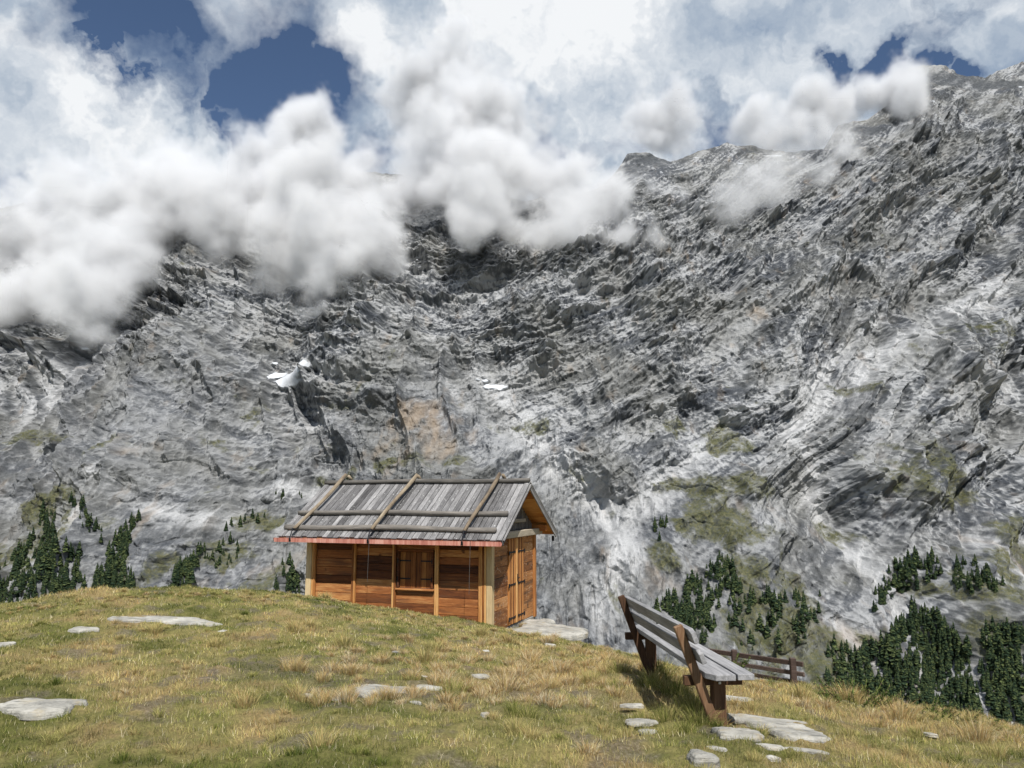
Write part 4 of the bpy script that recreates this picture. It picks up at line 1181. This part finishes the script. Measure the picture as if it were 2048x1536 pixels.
for k, (x0, x1, ca) in enumerate(((-.145, .062, .10), (.078, .205, .0))):
    mb = MB(310 + k); vs_, fs_ = plank_cut(mb, x0, x1, -.25, SP + .22, .352 + .003 * k, .397 + .003 * k, ca, 0.0); mb.add(along(vs_), fs_); mb.build('seat_plank', m_bench, bench)
lean = math.atan2(.29, .795)
for k, (s, hh) in enumerate(((.90, .11), (.71, .105))):
    cx_, cz_ = -.035 - .29 * s + .052 * math.cos(lean) + .008, -.06 + .795 * s + .052 * math.sin(lean)
    vs_, fs_ = plank_cut(None, -hh / 2, hh / 2, -.23, SP + .02, -.019, .019, .0, .045)
    R_ = Matrix.Rotation(-(math.pi / 2 - lean) - math.pi, 3, 'Y') if False else Matrix(((-math.sin(lean), 0, math.cos(lean)), (0, 1, 0), (math.cos(lean), 0, math.sin(lean)))).copy()
    mb = MB(320 + k); mb.add(along([R_ @ v_ + Vector((cx_, -.0, cz_)) for v_ in vs_]), fs_); mb.build('back_plank', m_bench, bench)
for y_ in (0, SP):
    mb = MB(330); mb.box((.0, y_ - .055, .30), (.02, .012, .02), bev=.004); mb.build('bolt', m_zinc, bench)

# ---------------------------------------------------------------- fence below the crest
A_, B_ = P(1395, 1298, 19.0), P(1606, 1329, 16.4)
fence = thing('wooden_fence', (B_.x, B_.y, B_.z - .95), 'dark brown rail fence on the lower slope beyond the bench', 'fence')
base = Vector((B_.x, B_.y, B_.z - .95))
dirv_ = (A_ - B_); 
for k, dz in enumerate((0, -.20, -.38)):
    mb = MB(400 + k); sh = dirv_.normalized() * (-.02 * k)
    mb.beam(B_ - base + Vector((0, 0, dz)) + sh, A_ - base + Vector((0, 0, dz)), .05, .10 - .01 * k, bev=.01, jit=.004); mb.build('rail', m_fence, fence)
for k, t in enumerate((.09, .62, .99)):
    p0 = B_ + dirv_ * t - base; g_ = float(ground(*(B_ + dirv_ * t).xy, False)) - base.z
    mb = MB(410 + k); mb.box((p0.x - .02, p0.y - .09, (p0.z + .12 + min(g_, p0.z - .8) - .1) / 2), (.12, .11, p0.z + .12 - min(g_, p0.z - .8) + .1), bev=.012); mb.build('post', m_fence, fence)

# ---------------------------------------------------------------- junipers on the edge of the slope
m_leaf, nt = new_mat('juniper_needles')
hu = nt.node('ShaderNodeAttribute', attribute_name='hue').outputs['Fac']
gc = nt.ramp(hu, [(0.0, (0.04, 0.075, 0.018)), (0.5, (0.12, 0.18, 0.045)), (1.0, (0.27, 0.32, 0.10))])
df = nt.node('ShaderNodeBsdfDiffuse', {'Color': gc}); tr = nt.node('ShaderNodeBsdfTranslucent', {'Color': gc})
nt.node('ShaderNodeOutputMaterial', {0: nt.node('ShaderNodeMixShader', {0: .25, 1: df.outputs[0], 2: tr.outputs[0]}).outputs[0]})
m_twig = plain('brown_twig', (0.12, 0.08, 0.05), 0.9)


def juniper(loc, w, h_, seed, label):
    rs = np.random.RandomState(seed); r = random.Random(seed)
    t = thing('juniper_shrub', loc, label, 'shrub')
    st = MB(seed); ls = []
    for i in range(46):
        a = r.uniform(0, 6.283); rr_ = math.sqrt(r.random()) * w * .42
        p0 = Vector((math.cos(a) * rr_, math.sin(a) * rr_ * .8, -.08))
        L = h_ * r.uniform(.6, 1.1); d = Vector((math.cos(a) * r.uniform(.1, .9), math.sin(a) * r.uniform(.1, .9), 1)).normalized()
        p1 = p0 + d * L * .5; d2 = (d + Vector((math.cos(a) * .5, math.sin(a) * .5, r.uniform(-.3, .3)))).normalized(); p2 = p1 + d2 * L * .6
        st.log(p0, p1, .006, .004, seg=5, rings=2, wob=0); st.log(p1, p2, .004, .002, seg=5, rings=2, wob=0)
        for k in range(46):
            s = r.uniform(.15, 1.0); q = p0.lerp(p1, s * 2) if s < .5 else p1.lerp(p2, s * 2 - 1)
            ls.append((q, (d if s < .5 else d2), L * .16 * (1.25 - s * .5)))
    st.build('twigs', m_twig, t)
    V, F_, H = [], [], []
    for q, d, l in ls:
        u = Vector([r.gauss(0, 1) for _ in range(3)]); u = (u.normalized() + d * .9).normalized()
        s = u.cross(Vector((r.random(), r.random(), r.random() + .1))).normalized() * l * .13
        b = len(V); V += [tuple(q - s), tuple(q + s), tuple(q + u * l * .6 + s * .8), tuple(q + u * l)]; F_.append((b, b + 1, b + 2, b + 3)); H += [r.random()] * 4
    me = bpy.data.meshes.new('foliage'); me.from_pydata(V, [], F_); o = link_mesh('foliage', me, m_leaf, t); attr(o, 'hue', H)
    return t


for (px, py, w, h_, sd, lb) in ((1718, 1408, .85, .26, 1, 'bright green juniper shrub on the edge of the slope right of the fence'),
                                (1925, 1452, .80, .22, 2, 'low spreading green juniper near the right end of the crest'),
                                (1860, 1436, .55, .20, 5, 'small green juniper just left of the low spreading one')):
    c = hit(px, py); juniper((c.x, c.y + .15, c.z - .02), w, h_, sd, lb)
c = P(1432, 1335, 13.2); juniper((c.x, c.y, c.z - .1), 1.0, .38, 4, 'green juniper behind the bench where the fence begins')

# ---------------------------------------------------------------- pines on the face across the valley
from mathutils.bvhtree import BVHTree
sub = V_m = mount_h[1][:700:2, 130:-130:2]
rws, cls_ = sub.shape[:2]
ii = np.arange(rws * cls_).reshape(rws, cls_)
qd = np.stack([ii[:-1, :-1], ii[:-1, 1:], ii[1:, 1:], ii[1:, :-1]], -1).reshape(-1, 4)
bvh = BVHTree.FromPolygons([tuple(x) for x in sub.reshape(-1, 3).tolist()], qd.tolist())

m_pine, nt = new_mat('dark_pine')
oi = nt.node('ShaderNodeAttribute', attribute_name='hue').outputs['Fac']
gp = nt.node('ShaderNodeNewGeometry').outputs['Position']
pn = nt.noise(gp, 0.06, 3, 0.7)
pc = nt.ramp(nt.math('ADD', nt.math('MULTIPLY', oi, .5), nt.math('MULTIPLY', pn, .5)), [(0.25, (0.012, 0.022, 0.014)), (0.5, (0.026, 0.044, 0.022)), (0.62, (0.055, 0.075, 0.03)), (0.8, (0.10, 0.12, 0.045))])
principled(nt, pc, 0.9, spec=0.1)


def pine_arrays(seed):
    """a unit-high pine: tapered trunk, whorls of drooping ragged branches"""
    r = random.Random(seed); V, F_, H = [], [], []
    n = 5
    for z, ra in ((-.06, .022), (.5, .012), (1.0, .001)):
        V += [(ra * math.cos(6.283 * i / n), ra * math.sin(6.283 * i / n), z) for i in range(n)]; H += [.1] * n
    for j in range(2):
        for i in range(n): F_.append((j * n + i, j * n + (i + 1) % n, (j + 1) * n + (i + 1) % n, (j + 1) * n + i))
    z = .07
    while z < .97:
        R = (.27 * (1 - z) ** .8 + .02) * r.uniform(.8, 1.15); k = 7 if z < .6 else 5; a0 = r.random() * 6.28
        for i in range(k):
            if r.random() < .10: continue
            a = a0 + 6.283 * i / k + r.uniform(-.3, .3); q = R * r.uniform(.6, 1.15); wd_ = q * .42 + .015; dr = q * r.uniform(.25, .6)
            ca, sa = math.cos(a), math.sin(a); b = len(V)
            V += [(0, 0, z + .05), (ca * q * .55 - sa * wd_, sa * q * .55 + ca * wd_, z - dr * .4), (ca * q, sa * q, z - dr), (ca * q * .55 + sa * wd_, sa * q * .55 - ca * wd_, z - dr * .4), (ca * q * .3, sa * q * .3, z - dr * .9 - .02)]
            h_ = r.random(); H += [h_] * 5
            F_ += [(b, b + 1, b + 2, b + 3), (b + 4, b + 3, b + 2, b + 1)]
        z += .055 + .02 * r.random()
    return np.array(V, np.float32), F_, np.array(H, np.float32)


PN = [pine_arrays(s) for s in range(5)]
PM = []
for k, (v_, f_, h_) in enumerate(PN):
    me = bpy.data.meshes.new('pine_tree'); me.from_pydata(v_.tolist(), [], f_); me.materials.append(m_pine)
    a_ = me.attributes.new('hue', 'FLOAT', 'POINT'); a_.data.foreach_set('value', h_); PM.append(me)

# stands: (polygon in photo points, how many, label, where)
STANDS = [
    ([(1440, 1118), (1475, 1150), (1460, 1190), (1440, 1240), (1400, 1300), (1330, 1290), (1300, 1225), (1370, 1180)], 190, 'dark pine in the dense stand on the left flank of the spur behind the bench'),
    ([(1470, 1160), (1560, 1200), (1640, 1190), (1640, 1250), (1590, 1300), (1480, 1300), (1450, 1230)], 85, 'dark pine among scattered pines on the right flank of the spur behind the bench'),
    ([(1795, 1115), (1870, 1112), (1885, 1150), (1850, 1175), (1790, 1190), (1745, 1230), (1750, 1180)], 90, 'dark pine in the stand left of the white scree tongue at the right'),
    ([(1905, 1125), (1950, 1120), (2010, 1170), (1990, 1185), (1930, 1195), (1905, 1175)], 70, 'dark pine in the small stand right of the white scree tongue'),
    ([(1830, 1210), (1880, 1240), (1940, 1300), (1970, 1470), (1900, 1450), (1800, 1430), (1690, 1420), (1690, 1330), (1760, 1290), (1800, 1250)], 640, 'dark pine in the big wood below the grey cliffs at the lower right'),
    ([(1970, 1250), (2060, 1270), (2100, 1480), (1990, 1440), (1950, 1340)], 260, 'dark pine in the wood at the right edge of the photo'),
    ([(60, 1080), (110, 1090), (130, 1140), (140, 1190), (60, 1215), (-60, 1215), (-60, 1150), (10, 1130)], 240, 'dark pine in the wide stand at the lower left edge of the photo'),
    ([(240, 1060), (265, 1060), (255, 1120), (270, 1185), (180, 1190), (200, 1130)], 120, 'dark pine in the strip right of the pale chute at the lower left'),
    ([(135, 1000), (165, 1010), (185, 1050), (210, 1060), (200, 1090), (160, 1050)], 28, 'dark pine on the small green rib above the pale chute'),
    ([(255, 1035), (290, 1022), (270, 1065), (245, 1080)], 18, 'dark pine at the top of the strip beside the pale chute'),
    ([(395, 1105), (405, 1100), (380, 1180), (335, 1180), (350, 1140)], 50, 'dark pine in the narrow slanting strip left of the hut'),
    ([(400, 1090), (480, 1080), (485, 1125), (440, 1140), (405, 1120)], 24, 'dark pine among loose trees above the slanting strip left of the hut'),
    ([(565, 1125), (590, 1130), (600, 1190), (540, 1185)], 34, 'dark pine in the clump close to the left wall of the hut'),
    ([(90, 1010), (110, 1030), (105, 1090), (60, 1080), (40, 1110)], 24, 'dark pine on the slanting rib above the wide left stand'),
    ([(1310, 1055), (1335, 1045), (1325, 1085), (1305, 1100)], 9, 'dark pine on the steep green strip above the bench'),
    ([(540, 985), (625, 990), (625, 1002), (545, 1005)], 7, 'tiny dark pine by the pale scree fan above the hut roof'),
    ([(440, 1060), (530, 1020), (540, 1030), (480, 1075)], 10, 'lone dark pine on rock halfway up left of the hut'),
    ([(110, 1090), (160, 1110), (170, 1190), (130, 1190)], 30, 'dark pine on the broken rib left of the pale chute'),
    ([(1650, 1300), (1700, 1290), (1710, 1400), (1650, 1390)], 40, 'dark pine beside the orange rock right of the fence'),
]


SHORT = ['the dense stand on the spur behind the bench', 'the scattered trees right of the spur behind the bench', 'the stand left of the white scree tongue', 'the small stand right of the white scree tongue',
         'the big wood below the grey cliffs', 'the wood at the right edge', 'the wide stand at the lower left', 'the strip right of the pale chute', 'the small green rib above the pale chute', 'the strip top beside the pale chute',
         'the narrow slanting strip left of the hut', 'the loose trees above the slanting strip', 'the clump close to the hut', 'the slanting rib above the wide left stand', 'the steep green strip above the bench',
         'the tiny row by the scree fan', 'the lone trees halfway up left of the hut', 'the broken rib left of the pale chute', 'the row beside the orange rock']


def inside(px, py, poly):
    c = False; j = len(poly) - 1
    for i in range(len(poly)):
        (xi, yi), (xj, yj) = poly[i], poly[j]
        if (yi > py) != (yj > py) and px < (xj - xi) * (py - yi) / (yj - yi) + xi: c = not c
        j = i
    return c


rt = random.Random(77); trees = []
for si, (poly, cnt, lb) in enumerate(STANDS):
    xa, xb2 = min(p[0] for p in poly), max(p[0] for p in poly); ya, yb2 = min(p[1] for p in poly), max(p[1] for p in poly)
    got = tries = 0
    while got < cnt and tries < 4000:
        tries += 1
        x_, y_ = rt.uniform(xa, xb2), rt.uniform(ya, yb2)
        if not inside(x_, y_, poly): continue
        if si not in (6, 7, 10) and float(fbm(np.array([x_ / 34.0]), np.array([y_ / 26.0]), 3, .6, seed=55)[0]) < -.12 and rt.random() < .7: continue
        loc, nn, _, _ = bvh.ray_cast(EYE, D(x_, y_))
        if loc is None: continue
        trees.append((loc.copy(), rt.uniform(9, 21) * (0.75 if si in (3, 8, 9, 11, 15, 16) else 1.0) * (1.0 if rt.random() < .8 else .6), si, rt.randrange(5), rt.uniform(0, 6.28))); got += 1
trees.sort(key=lambda t: -t[1] / t[0].y)
for loc, hgt, si, k, rz in trees[:290]:
    o = bpy.data.objects.new('pine_tree', PM[k]); ROOTC.objects.link(o)
    o.location = loc; wk = hgt * rt.uniform(.75, 1.3); o.scale = (wk, wk, hgt); o.rotation_euler = (0, 0, rz)
    poly = STANDS[si][0]; d_ = loc - EYE; u_ = (loc.x / loc.y - min(D(*p).x / D(*p).y for p in poly)) / (max(D(*p).x / D(*p).y for p in poly) - min(D(*p).x / D(*p).y for p in poly))
    w_ = (loc.z / loc.y - min(D(*p).z / D(*p).y for p in poly)) / (max(D(*p).z / D(*p).y for p in poly) - min(D(*p).z / D(*p).y for p in poly))
    where = ('lower', 'middle', 'upper')[min(2, max(0, int(w_ * 3)))] + ' ' + ('left', 'centre', 'right')[min(2, max(0, int(u_ * 3)))]
    size = 'tall' if hgt > 17 else ('small' if hgt < 14 else 'mid-sized')
    tag(o, size + ' pine, ' + where + ' of ' + SHORT[si], 'pine tree', 'pines in ' + SHORT[si])
VV, FF, HH = [], [], []; off = 0
for loc, hgt, si, k, rz in trees[290:]:
    v_, f_, h_ = PN[k]; c_, s_ = math.cos(rz), math.sin(rz)
    q = np.stack([v_[:, 0] * c_ - v_[:, 1] * s_, v_[:, 0] * s_ + v_[:, 1] * c_, v_[:, 2]], -1) * hgt + np.array(loc)
    VV.append(q); HH.append(np.clip(h_ * .8 + rt.random() * .2, 0, 1)); FF.append(np.array(f_) + off); off += len(v_)
wood_o = array_mesh('pine_wood', np.concatenate(VV), np.concatenate(FF), m_pine, False); attr(wood_o, 'hue', np.concatenate(HH))
tag(wood_o, 'the smaller far-off pines that fill the dark woods on the lower rock face', 'pine wood', kind='stuff')
